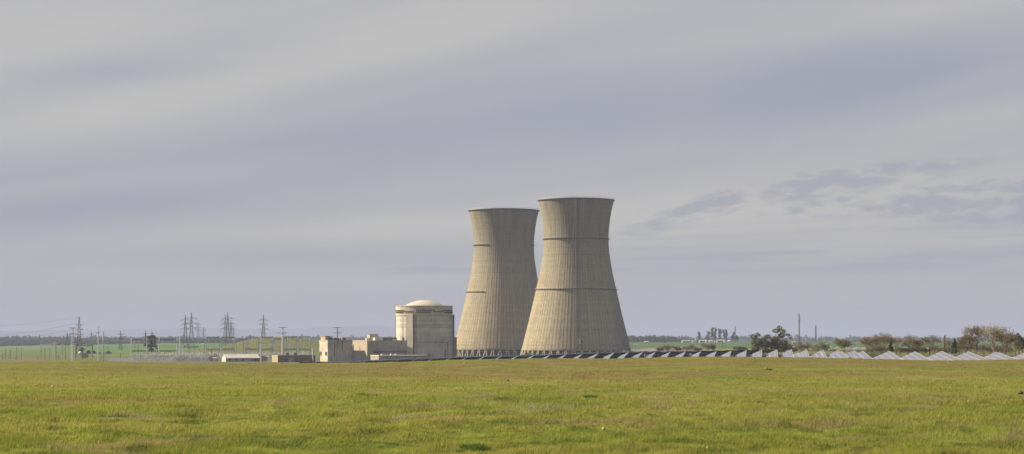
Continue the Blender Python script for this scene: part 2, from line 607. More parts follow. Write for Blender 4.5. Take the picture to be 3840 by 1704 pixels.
def field_colour(X, Y):
    X, Y = np.asarray(X, float), np.asarray(Y, float)
    c = np.zeros(X.shape + (3,)) + np.array((0.132, 0.160, 0.022))
    n1 = fbm(X / 7.0, Y / 9.0, 21, 4)
    n2 = fbm(X / 26.0, Y / 17.0, 31, 3)
    n3 = fbm(X / 1.6, Y / 2.0, 41, 3)
    dist = sst(Y, 60, 130)
    c = lerp(c, (0.190, 0.183, 0.038), sst(n1, 0.42, 0.68) * (0.7 + 0.3 * dist))
    c = lerp(c, (0.165, 0.118, 0.046), sst(n2 + 0.10 * dist - 0.04, 0.50, 0.66) * (0.25 + 0.55 * dist))
    c = lerp(c, (0.075, 0.112, 0.015), sst(n3 * 0.6 + fbm(X / 4.0, Y / 5.0, 51, 3) * 0.4, 0.50, 0.66) * (0.60 - 0.25 * dist))
    c = lerp(c, (0.19, 0.15, 0.075), sst(fbm(X / 3.0, Y / 4.0, 61, 3), 0.60, 0.74) * 0.6)
    c = lerp(c, (0.215, 0.21, 0.035), 0.22 * dist)
    # close by: hummocks with dark hollows and bright fresh tufts
    near = 1 - sst(Y, 62, 105)
    m1 = fbm(X / 0.55, Y / 1.1, 91, 3)
    c = lerp(c, (0.045, 0.070, 0.012), sst(m1, 0.56, 0.72) * (0.22 + 0.38 * near))
    c = lerp(c, (0.180, 0.225, 0.030), sst(fbm(X / 1.1, Y / 2.2, 95, 3), 0.58, 0.74) * (0.3 + 0.4 * near))
    far = sst(Y, 80, 190)[..., None]
    return c * (np.array((1.16, 1.13, 1.30)) * (1 - far) + np.array((0.93, 0.92, 0.95)) * far)


def ground_colour(X, Y):
    D = np.abs(Y)
    px = HX + F * X / np.maximum(D, 1)
    c = field_colour(X, Y) * 0.95
    n = fbm(X / 40.0, Y / 55.0, 71, 4)
    # slope under the panels: rough grass, then site ground
    c = lerp(c, (0.115, 0.12, 0.032), sst(D, 255, 300))
    c = lerp(c, (0.17, 0.155, 0.07), sst(n, 0.5, 0.65) * sst(D, 300, 400) * 0.5)
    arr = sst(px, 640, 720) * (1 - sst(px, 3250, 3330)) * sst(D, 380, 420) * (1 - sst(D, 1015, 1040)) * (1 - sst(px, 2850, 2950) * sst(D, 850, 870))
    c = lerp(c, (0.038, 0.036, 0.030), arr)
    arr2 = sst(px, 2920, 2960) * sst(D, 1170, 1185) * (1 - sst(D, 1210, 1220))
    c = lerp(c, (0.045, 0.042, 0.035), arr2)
    yard = sst(px, 380, 430) * (1 - sst(px, 1700, 1760)) * sst(D, 1280, 1330) * (1 - sst(D, 1690, 1760))
    c = lerp(c, (0.125, 0.125, 0.085), yard * 0.9)
    # left fields
    left = 1 - sst(px, 1500, 1650)
    c = lerp(c, (0.100, 0.150, 0.032), left * sst(D, 1700, 1800))
    c = lerp(c, (0.085, 0.170, 0.034), left * sst(D + (n - .5) * 500, 2450, 2550))
    c = lerp(c, (0.075, 0.13, 0.05), left * sst(D + (n - .5) * 500, 2800, 2850) * (1 - sst(D + (n - .5) * 500, 3000, 3080)) * 0.8)
    hill = np.exp(-0.5 * ((X + 250.0) / 80) ** 2 - 0.5 * ((Y - 2300.0) / 120.0) ** 2)
    c = lerp(c, (0.115, 0.125, 0.025), sst(hill, 0.15, 0.4))
    # right fields: yellow-green meadow, ploughed strip, green crop
    right = sst(px, 2200, 2330)
    c = lerp(c, (0.16, 0.185, 0.028), right * sst(D, 1150, 1250))
    c = lerp(c, (0.185, 0.165, 0.05), right * sst(D, 1150, 1250) * sst(n, 0.45, 0.62) * sst(px, 2500, 2750) * 0.8)
    pl = right * sst(D, 1690, 1720) * (1 - sst(px + (D - 1700) * 0.1, 2650, 2760))
    c = lerp(c, (0.20, 0.165, 0.150), pl * (1 - sst(D, 2230, 2280)))
    crop = right * np.maximum(sst(D, 2230, 2280), sst(D, 1700, 1780) * sst(px + (D - 1700) * 0.1, 2650, 2760))
    c = lerp(c, (0.060, 0.118, 0.034), crop)
    c = lerp(c, (0.105, 0.082, 0.045), sst(px, 3180, 3260) * sst(D, 540, 570) * (1 - sst(D, 760, 820)))
    c = lerp(c, (0.10, 0.105, 0.05), right * sst(D, 3250, 3400) * 0.8)
    c = lerp(c, (0.045, 0.052, 0.04), sst(D, 4020, 4200))
    return c * 0.70


def ground_mesh():
    fine = np.radians(np.arange(-20.5, 20.51, 0.1))
    coarse = np.radians(np.arange(23, 89, 4.0))
    ta = np.concatenate([-np.tan(coarse[::-1]), np.tan(fine), np.tan(coarse)])
    Ds = np.concatenate([np.arange(4, 40, 3.0), np.arange(40, 130, 0.5), np.arange(130, 260, 1.0), np.arange(260, 1100, 8), np.arange(1100, 2600, 16),
                         np.arange(2600, 6000, 50), np.array([6500, 7500, 9000, 12000, 17000, 24000, 36000, 60000])])
    T, D = np.meshgrid(ta, Ds)
    X, Y = T * D, D
    X = np.clip(X, -60000, 60000)
    Z = zg(X, Y)
    col = ground_colour(X, Y)
    V = np.stack([X, Y, Z], -1).reshape(-1, 3)
    nr, nc = X.shape
    # a flat skirt behind the camera closes the sheet
    i = np.arange(nr - 1)[:, None] * nc + np.arange(nc - 1)[None, :]
    quads = np.stack([i, i + 1, i + nc + 1, i + nc], -1).reshape(-1, 4)
    n0 = len(V)
    back = np.array([(-60000, 4, -2.45), (60000, 4, -2.45), (60000, -3000, -2.45), (-60000, -3000, -2.45)])
    back[:2, 1] = 3.9
    V = np.concatenate([V, back])
    col = np.concatenate([col.reshape(-1, 3), np.tile((0.15, 0.155, 0.03), (4, 1))])
    quads = np.concatenate([quads, [(n0 + 3, n0 + 2, n0 + 1, n0)]])
    me = fast_mesh('ground', V, quads, 'ground', col, point=True)
    me.polygons.foreach_set('use_smooth', [True] * len(me.polygons))
    o = bpy.data.objects.new('ground', me)
    C.objects.link(o)
    o['kind'] = 'structure'
    return o


def fast_mesh(name, V, Fc, material, col=None, point=False):
    """numpy mesh of equal-size faces; col per face, or per vertex when point"""
    me = bpy.data.meshes.new(name)
    V = np.asarray(V, np.float32)
    Fc = np.asarray(Fc, np.int32)
    nf, k = Fc.shape
    me.vertices.add(len(V))
    me.vertices.foreach_set('co', V.ravel())
    me.loops.add(nf * k)
    me.loops.foreach_set('vertex_index', Fc.ravel())
    me.polygons.add(nf)
    me.polygons.foreach_set('loop_start', np.arange(0, nf * k, k, dtype=np.int32))
    me.polygons.foreach_set('loop_total', np.full(nf, k, np.int32))
    me.materials.append(MATS[material])
    if col is not None:
        at_ = me.attributes.new('tint', 'FLOAT_COLOR', 'POINT' if point else 'FACE')
        c4 = np.concatenate([col, np.ones((len(col), 1))], 1).astype(np.float32)
        at_.data.foreach_set('color', c4.ravel())
    me.update(calc_edges=True)
    return me


ground_mesh()


# ------------------------------------------------------------------ far mountains
def mountains():
    mb = MB()
    D = 24000.0
    pts = []
    for px in range(-1500, 5400, 40):
        py = 1239 - 7 * math.exp(-((px - 700) / 420.0) ** 2) - 14 * math.exp(-((px - 1370) / 230.0) ** 2) + 24 * (1 / (1 + math.exp(-(px - 2050) / 160.0))) \
            + 5 * (1 / (1 + math.exp((px - 250) / 90.0))) - 2.0 * math.sin(px / 95.0) - 1.2 * math.sin(px / 37.0 + 1)
        pts.append((px, py))
    n = len(pts)
    for (px, py) in pts:
        a = at(px, py, D)
        x = a.x
        mb.v += [(x, D - 2500, -20), (x, D, a.z), (x, D + 4000, -20)]
    for i in range(n - 1):
        o = 3 * i
        mb.face((o, o + 3, o + 4, o + 1))
        mb.face((o + 1, o + 4, o + 5, o + 2))
    tag(mb.build('mountains', 'mountain', smooth=True), kind='structure')


mountains()


# ------------------------------------------------------------------ cooling towers
PROF = [(758, 140), (788, 133), (819, 127.6), (864, 122.6), (897, 121.3), (938, 123.2), (968, 127), (1013, 134), (1057, 143.6), (1086, 150.3),
        (1135, 161.3), (1188, 173.6), (1250, 189), (1313, 204.5)]
M18 = 1800.0 / F
PZ = np.array([(1275 - y) * M18 for y, r in PROF])[::-1]
PR = np.array([r * M18 for y, r in PROF])[::-1]
T_GROUND = -15.2
T_BOT, T_TOP = PZ[0], PZ[-1] + 0.8


def t_r(z):
    # smooth (Catmull) interpolation of the measured outline
    z = min(max(z, PZ[0]), PZ[-1])
    i = int(np.clip(np.searchsorted(PZ, z) - 1, 0, len(PZ) - 2))
    t = (z - PZ[i]) / (PZ[i + 1] - PZ[i])

    def sl(k):
        a, b = max(k - 1, 0), min(k + 1, len(PZ) - 1)
        return (PR[b] - PR[a]) / (PZ[b] - PZ[a])
    h = PZ[i + 1] - PZ[i]
    h00, h10, h01, h11 = 2 * t ** 3 - 3 * t ** 2 + 1, t ** 3 - 2 * t ** 2 + t, -2 * t ** 3 + 3 * t ** 2, t ** 3 - t ** 2
    return h00 * PR[i] + h10 * h * sl(i) + h01 * PR[i + 1] + h11 * h * sl(i + 1)


NR = 88


def tower_shell(dz):
    """shell with 88 raised ribs; z runs from the shell foot to the rim, dz lifts local origin to the ground"""
    rows = 100
    zs = np.linspace(T_BOT, T_TOP, rows)
    prof = [(-0.50, 0), (-0.17, 0), (-0.065, 1), (0.065, 1), (0.17, 0), (0.33, 0)]   # (fraction of a bay, raised)
    V, tint = [], []
    for z in zs:
        r = t_r(z)
        for k in range(NR):
            for f, up in prof:
                a = 2 * pi * (k + f) / NR
                rr = r + (0.075 if up else 0.0)
                V.append((rr * math.cos(a), rr * math.sin(a), z - T_GROUND))
                s = 0.76 if up else (0.80 if abs(f) < 0.2 else 1.0)
                tint.append((s, s, s))
    nc = NR * len(prof)
    i = np.arange(rows - 1)[:, None] * nc
    j = np.arange(nc)[None, :]
    j2 = (j + 1) % nc
    quads = np.stack([i + j, i + j2, i + nc + j2, i + nc + j], -1).reshape(-1, 4)
    # inner face and the lips at rim and foot
    n0 = len(V)
    ri = list(zs[::3]) if (rows - 1) % 3 == 0 else list(zs[::3]) + [zs[-1]]
    for z in ri:
        r = t_r(z) - 0.7
        for k in range(NR):
            a = 2 * pi * k / NR
            V.append((r * math.cos(a), r * math.sin(a), z - T_GROUND))
            tint.append((0.8, 0.8, 0.8))
    q2 = []
    for m in range(len(ri) - 1):
        for k in range(NR):
            k2 = (k + 1) % NR
            b = n0 + m * NR
            q2.append((b + k2, b + k, b + NR + k, b + NR + k2))
    L = len(prof)
    for k in range(NR):
        k2 = (k + 1) % NR
        # vertex 2 of each bay lies nearest the bay's own angle
        for base, inner, fl in ((0, n0, False), ((rows - 1) * nc, n0 + (len(ri) - 1) * NR, True)):
            ring = [base + (k * L + 3 + q) % nc for q in range(L)]
            for q in range(L):
                a, b = base + (k * L + 3 + q) % nc, base + (k * L + 4 + q) % nc
                ia = inner + (k if q < L // 2 else k2)
                ib = inner + (k if q + 1 < L // 2 else k2)
                q2.append((a, b, ib, ia) if fl else (b, a, ia, ib))
    quads = np.concatenate([quads, np.array(q2)])
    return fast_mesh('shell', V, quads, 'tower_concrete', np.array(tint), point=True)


SHELL = tower_shell(0)


def cooling_tower(px, D, label, rings, stair):
    X = (px - HX) / F * D
    t = thing('cooling_tower', label, 'cooling tower', (X, D, T_GROUND), 'cooling towers')
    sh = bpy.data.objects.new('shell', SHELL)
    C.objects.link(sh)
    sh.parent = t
    G = T_GROUND
    front = -pi / 2                                   # the side facing the photographer

    def L(r, a, z): return (r * math.cos(a), r * math.sin(a), z - G)
    # V-shaped legs, 44 pairs
    zb, zt_ = G - 0.3, T_BOT + 0.05
    rb, rt = t_r(T_BOT) + 1.6, t_r(T_BOT) - 0.3
    for k in range(44):
        a = 2 * pi * (k + 0.5) / 44
        for s in (-1, 1):
            mb = MB()
            mb.tube(L(rb, a + s * 0.25 * 2 * pi / 44, zb), L(rt, a + s * 0.05 * 2 * pi / 44, zt_), 0.46, 0.42, 6)
            mb.build('leg', 'concrete', t)
    mb = MB()
    mb.lathe([(t_r(T_BOT) - 0.75, T_BOT - 0.25 - G), (t_r(T_BOT) + 0.35, T_BOT - 0.25 - G), (t_r(T_BOT) + 0.35, T_BOT + 0.75 - G), (t_r(T_BOT) - 0.75, T_BOT + 0.75 - G)], 88, closed=True)
    mb.build('lintel', 'tower_concrete', t)
    # fill racks within the base, seen dark between the legs
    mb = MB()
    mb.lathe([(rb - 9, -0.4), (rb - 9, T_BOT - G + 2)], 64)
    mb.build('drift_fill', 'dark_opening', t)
    mb = MB()
    for k in range(96):
        a = 2 * pi * k / 96
        mb.tube(L(rb - 8.4, a, G - .2), L(rb - 8.4, a, T_BOT + .5), 0.16, n=4)
        if k % 3 == 0:
            mb.tube(L(rb - 8.3, a, G + .2), L(rb - 8.3, a + 2 * pi / 96, T_BOT + .3), 0.13, n=4)
    for z in (G + 2.2, G + 4.4):
        mb.lathe([(rb - 8.3, z - G), (rb - 8.1, z - G), (rb - 8.1, z - G + .25), (rb - 8.3, z - G + .25)], 64, closed=True)
    tag(mb.build('fill_frame', 'shed_wall', t), kind='stuff')
    mb = MB()
    mb.lathe([(rb + 2.2, -0.6), (rb + 2.2, 0.35), (rb + 1.0, 0.35), (rb + 1.0, -0.6)], 64)
    mb.build('basin_kerb', 'concrete', t)
    # rim walkway and railing
    zr, rr = T_TOP - G, t_r(T_TOP)
    mb = MB()
    mb.lathe([(rr - 0.8, zr), (rr + 1.15, zr), (rr + 1.15, zr + 0.55), (rr - 0.8, zr + 0.55)], 96, closed=True)
    mb.build('rim_walkway', 'dark_metal', t)
    mb = MB()
    mb.lathe([(rr - 0.9, zr + 0.55), (rr - 0.55, zr + 0.55), (rr - 0.55, zr + 1.0), (rr - 0.9, zr + 1.0)], 96, closed=True)
    mb.build('parapet', 'concrete', t)
    mb = MB()
    for h in (0.75, 1.35, 1.95):
        mb.lathe([(rr + 1.0, zr + h), (rr + 1.09, zr + h), (rr + 1.09, zr + h + .09), (rr + 1.0, zr + h + .09)], 96, closed=True)
    for k in range(132):
        a = 2 * pi * k / 132
        mb.tube((math.cos(a) * (rr + 1.05), math.sin(a) * (rr + 1.05), zr + .55), (math.cos(a) * (rr + 1.05), math.sin(a) * (rr + 1.05), zr + 2.0), 0.05, n=4)
    mb.build('railing', 'galvanised', t)
    for k in range(5):
        a = front + (k - 2) * 0.62
        mb = MB()
        mb.tube((math.cos(a) * (rr + .6), math.sin(a) * (rr + .6), zr + .5), (math.cos(a) * (rr + .6), math.sin(a) * (rr + .6), zr + 3.0), 0.09, 0.05, 5)
        mb.build('lightning_rod', 'dark_metal', t)
    # ring walkways: full rings or the arcs that are left
    for (y18, arcs) in rings:
        z = (1275 - y18) * M18
        r = t_r(z)
        for (a0, a1) in arcs:
            mb = MB()
            nseg = max(8, int(96 * abs(a1 - a0) / (2 * pi)))
            mb.lathe([(r - 0.1, z - G - 0.22), (r + 1.0, z - G - 0.22), (r + 1.0, z - G + 0.22), (r - 0.1, z - G + 0.22)], nseg, (0, 0, 0), front + a0, front + a1, True)
            o = mb.build('ring_walkway', 'dark_metal', t)
            mb = MB()
            mb.lathe([(r + 0.93, z - G + 1.1), (r + 1.0, z - G + 1.1), (r + 1.0, z - G + 1.17), (r + 0.93, z - G + 1.17)], nseg, (0, 0, 0), front + a0, front + a1, True)
            for k in range(nseg + 1):
                a = front + a0 + (a1 - a0) * k / nseg
                mb.tube(((r + .96) * math.cos(a), (r + .96) * math.sin(a), z - G + .3), ((r + .96) * math.cos(a), (r + .96) * math.sin(a), z - G + 1.15), .04, n=4)
            mb.build('handrail', 'galvanised', o)
    if stair:
        # caged ladder up the front and the door with its steps
        for (a, zlo, zhi, name, m) in ((front + 0.02, T_BOT + 10, T_TOP, 'caged_ladder', 'dark_metal'),):
            mb = MB()
            zs = np.linspace(zlo, zhi, 60)
            for s in (-0.45, 0.45):
                mb.path([L(t_r(z) + 0.5, a + s / t_r(z), z) for z in zs], 0.09)
            for z in np.arange(zlo, zhi, 1.1):
                r = t_r(z)
                mb.tube(L(r + .5, a - .45 / r, z), L(r + .5, a + .45 / r, z), 0.06, n=4)
                if z > 50:
                    mb.path([L(r + .5, a - .5 / r, z), L(r + 1.2, a - .4 / r, z), L(r + 1.2, a + .4 / r, z), L(r + .5, a + .5 / r, z)], 0.06)
            mb.build(name, m, t)
        mb = MB()
        zs = np.linspace(T_BOT + 9, T_TOP, 40)
        mb.path([L(t_r(z) + 0.35, front - 0.045 + 0.0 * z, z) for z in zs], 0.11)
        mb.build('lightning_cable', 'galvanised', t)
        zs = np.linspace(62, T_TOP, 24)
        mb = MB()
        mb.path([L(t_r(z) + 0.35, front - 0.02 - 0.22 * (T_TOP - z) / 60, z) for z in zs], 0.10)
        mb.build('hanging_cable', 'galvanised', t)
        ad = front + math.asin((2172 - px) / 196.0)
        zd = (1275 - 1294) * M18 + 3.2
        r = t_r(zd)
        mb = MB()
        p = Vector(L(r + 0.9, ad, zd))
        mb.box((p.x, p.y, p.z - 2.2), (4.6, 2.6, .35), ad - front)
        mb.build('door_landing', 'concrete', t)
        mb = MB()
        mb.box((p.x + .5, p.y + .35, p.z - 0.5), (2.0, 1.6, 3.0), ad - front)
        mb.build('door', 'dark_opening', t)
        for s in (-1, 1):
            mb = MB()
            mb.box((p.x + .5 + s * 1.18, p.y + .2, p.z - 0.45), (.35, 1.9, 3.2), ad - front)
            mb.build('door_jamb', 'concrete', t)
        mb = MB()
        tp = Vector((p.x - 2.2, p.y - .2, p.z - 2.1))
        bt = Vector(L(t_r(T_BOT) + 3.4, front + math.asin((2128 - px) / 204.0), G + .4))
        for s in (-.7, .7):
            mb.path([(tp.x, tp.y + s, tp.z), (bt.x, bt.y + s, bt.z)], .28)
            mb.path([(tp.x, tp.y + s, tp.z + 1.1), (bt.x, bt.y + s, bt.z + 1.1)], .09)
            for q in range(9):
                c = tp.lerp(bt, q / 8)
                mb.tube((c.x, c.y + s, c.z), (c.x, c.y + s, c.z + 1.1), .06, n=4)
        for q in range(22):
            c = tp.lerp(bt, (q + .5) / 22)
            mb.box((c.x, c.y, c.z + .1), (.5, 1.4, .1))
        mb.build('stair', 'tan_wall', t)
        for q in (0.3, 0.75):
            c = tp.lerp(bt, q)
            mb = MB()
            mb.box((c.x, c.y, c.z / 2), (.5, 1.2, max(c.z - .2, .5)))
            mb.build('stair_pier', 'concrete', t)
    return t


R = math.radians
FULL = [(0, 2 * pi)]
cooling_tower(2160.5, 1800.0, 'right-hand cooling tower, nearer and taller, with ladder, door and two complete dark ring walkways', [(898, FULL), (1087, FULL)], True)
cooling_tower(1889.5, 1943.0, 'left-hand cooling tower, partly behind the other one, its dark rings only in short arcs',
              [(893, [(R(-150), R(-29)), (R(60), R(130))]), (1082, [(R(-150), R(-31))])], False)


# ------------------------------------------------------------------ containment building
def containment():
    D, px = 1533.0, 1590.5
    m = D / F
    X = (px - HX) * m
    zb = zf(X, D) - 0.5
    t = thing('containment_building', 'round concrete containment building with shallow pale dome, left of the cooling towers', 'reactor building', (X, D, zb))
    Z = lambda py: (HY - py) * m - zb
    r0 = 104.5 * m
    fr = -pi / 2
    # pours of concrete of slightly different tone
    mb = MB()
    ys = [1345, 1300, 1262, 1247, 1231, 1215, 1208, 1199, 1186.5]
    tn = [(.97, .97, 1.0), (.88, .88, .90), (.98, .98, .97), (1.06, 1.05, 1.03), (.84, .83, .83), (1.10, 1.08, 1.03), (.86, .85, .84), (.95, .93, .9)]
    for k in range(len(ys) - 1):
        n = 72
        mb.tint = (1, 1, 1)
        o = len(mb.v)
        mb.lathe([(r0, Z(ys[k])), (r0, Z(ys[k + 1]))], n)
        for i in range(n):
            blk = random.Random(k * 100 + i // 9).uniform(.93, 1.05)
            mb.t[len(mb.f) - n + i] = tuple(c * blk for c in tn[k])
    mb.tint = (1, 1, 1)
    mb.build('wall', 'containment', t, smooth=False)
    mb = MB()
    mb.tint = (.86, .83, .78)
    rg = r0 + 0.45
    mb.lathe([(r0 - .1, Z(1186.4)), (rg, Z(1185)), (rg, Z(1152)), (rg + .25, Z(1151.5)), (rg + .25, Z(1148)), (rg - 1.2, Z(1148)), (rg - 1.2, Z(1151)), (0.1, Z(1151))], 72)
    mb.build('ring_girder', 'containment', t)
    mb = MB()
    rd, h = 80 * m, 26 * m
    R_ = (rd * rd + h * h) / (2 * h)
    a1 = math.asin(rd / R_)
    prof = [(R_ * math.sin(a1 * (1 - q / 14)) + .001, R_ * math.cos(a1 * (1 - q / 14)) - R_ + h + Z(1152)) for q in range(15)]
    mb.lathe([(rd, Z(1152.5))] + prof, 64)
    mb.build('dome', 'dome', t, smooth=True)
    # tendon anchor caps, two broken rows
    mb = MB()

    def caps(x0, x1, py, step):
        a = math.asin(max(-.995, min(.995, (x0 - px) / (rg / m))))
        e = math.asin(max(-.995, min(.995, (x1 - px) / (rg / m))))
        while a < e:
            p = (rg * math.sin(a), -rg * math.cos(a))
            q = ((rg + .55) * math.sin(a), -(rg + .55) * math.cos(a))
            mb.tube((p[0], p[1], Z(py)), (q[0], q[1], Z(py)), 0.50, 0.42, 7)
            a += step
    for x0, x1, py in ((1487, 1524, 1166.5), (1489, 1518, 1173), (1524, 1558, 1170.5), (1567, 1630, 1166), (1567, 1622, 1173), (1632, 1662, 1170), (1664, 1696, 1166.5), (1670, 1696, 1173)):
        caps(x0, x1, py, 0.0665)
    tag(mb.build('anchor_caps', 'dark_opening', t), kind='stuff')
    # three buttresses with anchor boxes along their edges
    for a in (R(-26), R(94), R(214)):
        ca, sa = math.sin(a), -math.cos(a)
        mb = MB()
        mb.tint = (1.0, .98, .95)
        c = (ca * (r0 + .2), sa * (r0 + .2))
        mb.box((c[0], c[1], (Z(1181) + Z(1345)) / 2), (5.2, 3.0, Z(1181) - Z(1345)), a)
        b = mb.build('buttress', 'containment', t)
        mb = MB()
        tx, ty = math.cos(a), math.sin(a)
        for s in (-1, 1):
            for k in range(38):
                z = Z(1341) + (Z(1184) - Z(1341)) * k / 37
                q = (ca * (r0 + 1.0) + tx * s * 2.72, sa * (r0 + 1.0) + ty * s * 2.72)
                mb.box((q[0], q[1], z), (.5, .9, .55), a)
        tag(mb.build('anchor_boxes', 'dark_metal', b), kind='stuff')
    # pipe run across the shaded front
    def ws(x, py, out=.25):
        s = (x - px) / (r0 / m)
        a = math.asin(s)
        return ((r0 + out) * s, -(r0 + out) * math.cos(a), Z(py))
    mb = MB()
    mb.path([ws(1565, 1186), ws(1565, 1284)], .16)
    mb.path([ws(x, 1284) for x in range(1565, 1681, 5)], .16)
    mb.path([ws(1680, 1284), ws(1680, 1334)], .2)
    mb.build('pipe_run', 'dark_metal', t)
    mb = MB()
    mb.path([ws(1671, 1311, .3), ws(1671, 1338, .3)], .35)
    mb.build('vent_pipe', 'dark_metal', t)
    mb = MB()
    mb.path([ws(1514.5, 1190), ws(1514.5, 1265)], .12)
    mb.box((*ws(1515, 1270)[:2], Z(1270)), (.8, .8, 1.8))
    mb.build('conduit', 'dark_metal', t)
    for k in range(9):
        mb = MB()
        a = R(-78 + 19 * k)
        mb.tube(((rg - .5) * math.sin(a), -(rg - .5) * math.cos(a), Z(1148)), ((rg - .5) * math.sin(a), -(rg - .5) * math.cos(a), Z(1146.4)), .12, n=5)
        mb.build('roof_post', 'galvanised', t)
    # stair mast at the left side
    s = thing('ladder_mast', 'thin steel ladder mast up the left side of the round containment building', 'ladder', (X + (1484 - px) * m, D - 1, zb))
    mb = MB()
    for dx_, dy_ in ((-.5, -.5), (.5, -.5), (.5, .5), (-.5, .5)):
        mb.tube((dx_, dy_, 0), (dx_, dy_, Z(1146)), .09, n=4)
    for k in range(40):
        z = Z(1146) * k / 40
        mb.tube((-.5, -.5, z), (.5, -.5, z + Z(1146) / 40), .06, n=4)
        mb.tube((.5, .5, z), (-.5, .5, z + Z(1146) / 40), .06, n=4)
    mb.build('lattice', 'galvanised', s)
    mb = MB()
    mb.box((.8, 0, Z(1147)), (3.4, 1.6, .3))
    for q in (-.8, .9, 2.4):
        mb.tube((q, -.7, Z(1147)), (q, -.7, Z(1144.5)), .07, n=4)
    mb.path([(-.8, -.7, Z(1144.5)), (2.4, -.7, Z(1144.5))], .07)
    mb.build('landing', 'galvanised', s)


containment()


# ------------------------------------------------------------------ plant buildings
PHI = R(25)
CP, SP = math.cos(PHI), math.sin(PHI)


class Block:
    """a box building given by the photograph columns of its left, near and right edges and its top and foot rows"""
    def __init__(self, pl, pe, pr, pt, pb, D):
        m = D / F
        self.m = m
        self.o = at(pe, pb, D)
        self.W = (pr - pe) * m / CP
        self.L = max((pe - pl) * m / SP, 0.5)
        self.H = (pb - pt) * m
        self.pe, self.pb = pe, pb

    def p(self, x, y, z):
        return (self.o.x + x * CP - y * SP, self.o.y + x * SP + y * CP, self.o.z + z)

    def box(self, mb, x0, x1, y0, y1, z0, z1):
        q = [(x0, y0), (x1, y0), (x1, y1), (x0, y1)]
        mb.quadbox([self.p(a, b, z0) for a, b in q], [self.p(a, b, z1) for a, b in q])

    def fx(self, px): return (px - self.pe) * self.m / CP       # along the front
    def sx(self, px): return (self.pe - px) * self.m / SP       # along the left side
    def fz(self, py): return (self.pb - py) * self.m


def bthing(b, name, label, cat='building', group=None):
    return thing(name, label, cat, b.p(0, 0, 0), group)


def part(b, root, name, m, *boxes, parent=None, label=None):
    mb = MB()
    for q in boxes:
        b.box(mb, *q)
    o = mb.build(name, m, parent or root, root)
    if label:
        o['label'] = label
    return o


# 1: tall block on the left
b = Block(1190, 1229, 1317, 1278, 1362, 1400)
t = bthing(b, 'concrete_building', 'tall stained concrete block at the left end of the plant, slots in its sunlit side')
wl = part(b, t, 'wall', 'concrete', (0, b.W, 0, b.L, -2, b.H))
part(b, t, 'roof_coping', 'concrete', (-.15, b.W + .15, -.15, .3, b.H, b.H + .45), (-.15, .3, .3, b.L + .15, b.H, b.H + .45))
for px in (1196.5, 1221.5):
    y = b.sx(px)
    o = part(b, t, 'window', 'dark_opening', (-.06, .25, y - 2.0, y + 2.0, b.fz(1333), b.fz(1320)))
    part(b, t, 'sill', 'concrete', (-.35, .1, y - 2.3, y + 2.3, b.fz(1334.5), b.fz(1333.05)), parent=o)
for px, w_ in ((1253, .16), (1282, .22), (1264, .12)):
    part(b, t, 'drain_pipe', 'dark_metal', (b.fx(px), b.fx(px) + w_, -.3, -.02, b.fz(1340 if px == 1253 else 1312), b.H - .3))
part(b, t, 'vertical_joint', 'dark_opening', (b.fx(1316.2), b.fx(1317.2), -.04, .02, 0, b.H - .2))
b2 = Block(1198, 1220, 1239, 1262, 1278, 1404)
o = part(b2, t, 'stair_head', 'tan_wall', (0, b2.W, 0, b2.L, -.5, b2.H))
part(b2, t, 'stair_head_roof', 'roof_grey', (-.2, b2.W + .2, -.2, b2.L + .2, b2.H, b2.H + .25))
for (l, e, r, tp, d, m_, lab) in ((1231, 1236, 1248, 1267, 1404, 'dark_metal', 'dark grey rooftop cooling unit nearest the stair head on the tall block'),
                                (1247, 1250, 1272, 1269, 1402, 'dark_metal', 'wide dark rooftop cooling unit in the middle of the tall block'),
                                (1272, 1275, 1281, 1268, 1403, 'concrete_pale', 'narrow pale rooftop unit on the right of the tall block'),
                                (1279, 1283, 1296, 1267, 1408, 'tan_wall', 'tan rooftop cabin at the right on the tall block')):
    q = Block(l, e, r, tp, 1278, d)
    u = bthing(q, 'rooftop_unit', lab, 'rooftop unit', 'units on the tall block roof')
    part(q, u, 'casing', m_, (0, q.W, 0, q.L, .05, q.H))
    part(q, u, 'cap', 'galvanised' if m_ == 'dark_metal' else m_, (.1, q.W - .1, .1, q.L - .1, q.H, q.H + .3))
    for k in range(2):
        part(q, u, 'louver', 'dark_opening', (q.W * (.1 + .45 * k), q.W * (.42 + .45 * k), -.05, .05, q.H * .25, q.H * .8))

# 2: lower lit wing with slanted shaded annex
b = Block(1312, 1377, 1400, 1279, 1358, 1455)
t = bthing(b, 'concrete_building', 'low sunlit concrete wing between the tall block and the overhanging block')
part(b, t, 'wall', 'tan_wall', (0, b.W, 0, b.L, -3, b.H))
part(b, t, 'roof_coping', 'concrete', (-.15, .35, -.15, b.L, b.H, b.H + .35))
part(b, t, 'window', 'dark_opening', (-.06, .3, b.sx(1344.5) - .7, b.sx(1344.5) + .7, b.fz(1313), b.fz(1302)))
b = Block(1317, 1328, 1377, 1315, 1356, 1418)
t = bthing(b, 'wedge_annex', 'shaded concrete annex with slanting right edge beside the tall block', 'building')
mb = MB()
xt = b.fx(1366)
xm = b.fx(1377)
pf = [(0, -2), (xm, -2), (xm, b.fz(1343)), (xt, b.H), (0, b.H)]
o_ = len(mb.v)
mb.v += [b.p(x, 0, z) for x, z in pf] + [b.p(x, 9, z) for x, z in pf]
mb.face(range(o_, o_ + 5))
mb.face([o_ + 9 - k for k in range(5)])
for k in range(5):
    k2 = (k + 1) % 5
    mb.face((o_ + k2, o_ + k, o_ + 5 + k, o_ + 5 + k2))
mb.build('wall', 'concrete', t, t)
part(b, t, 'side_wall', 'concrete_pale', (-.9, -.01, .5, 8.5, -2, b.fz(1294)))

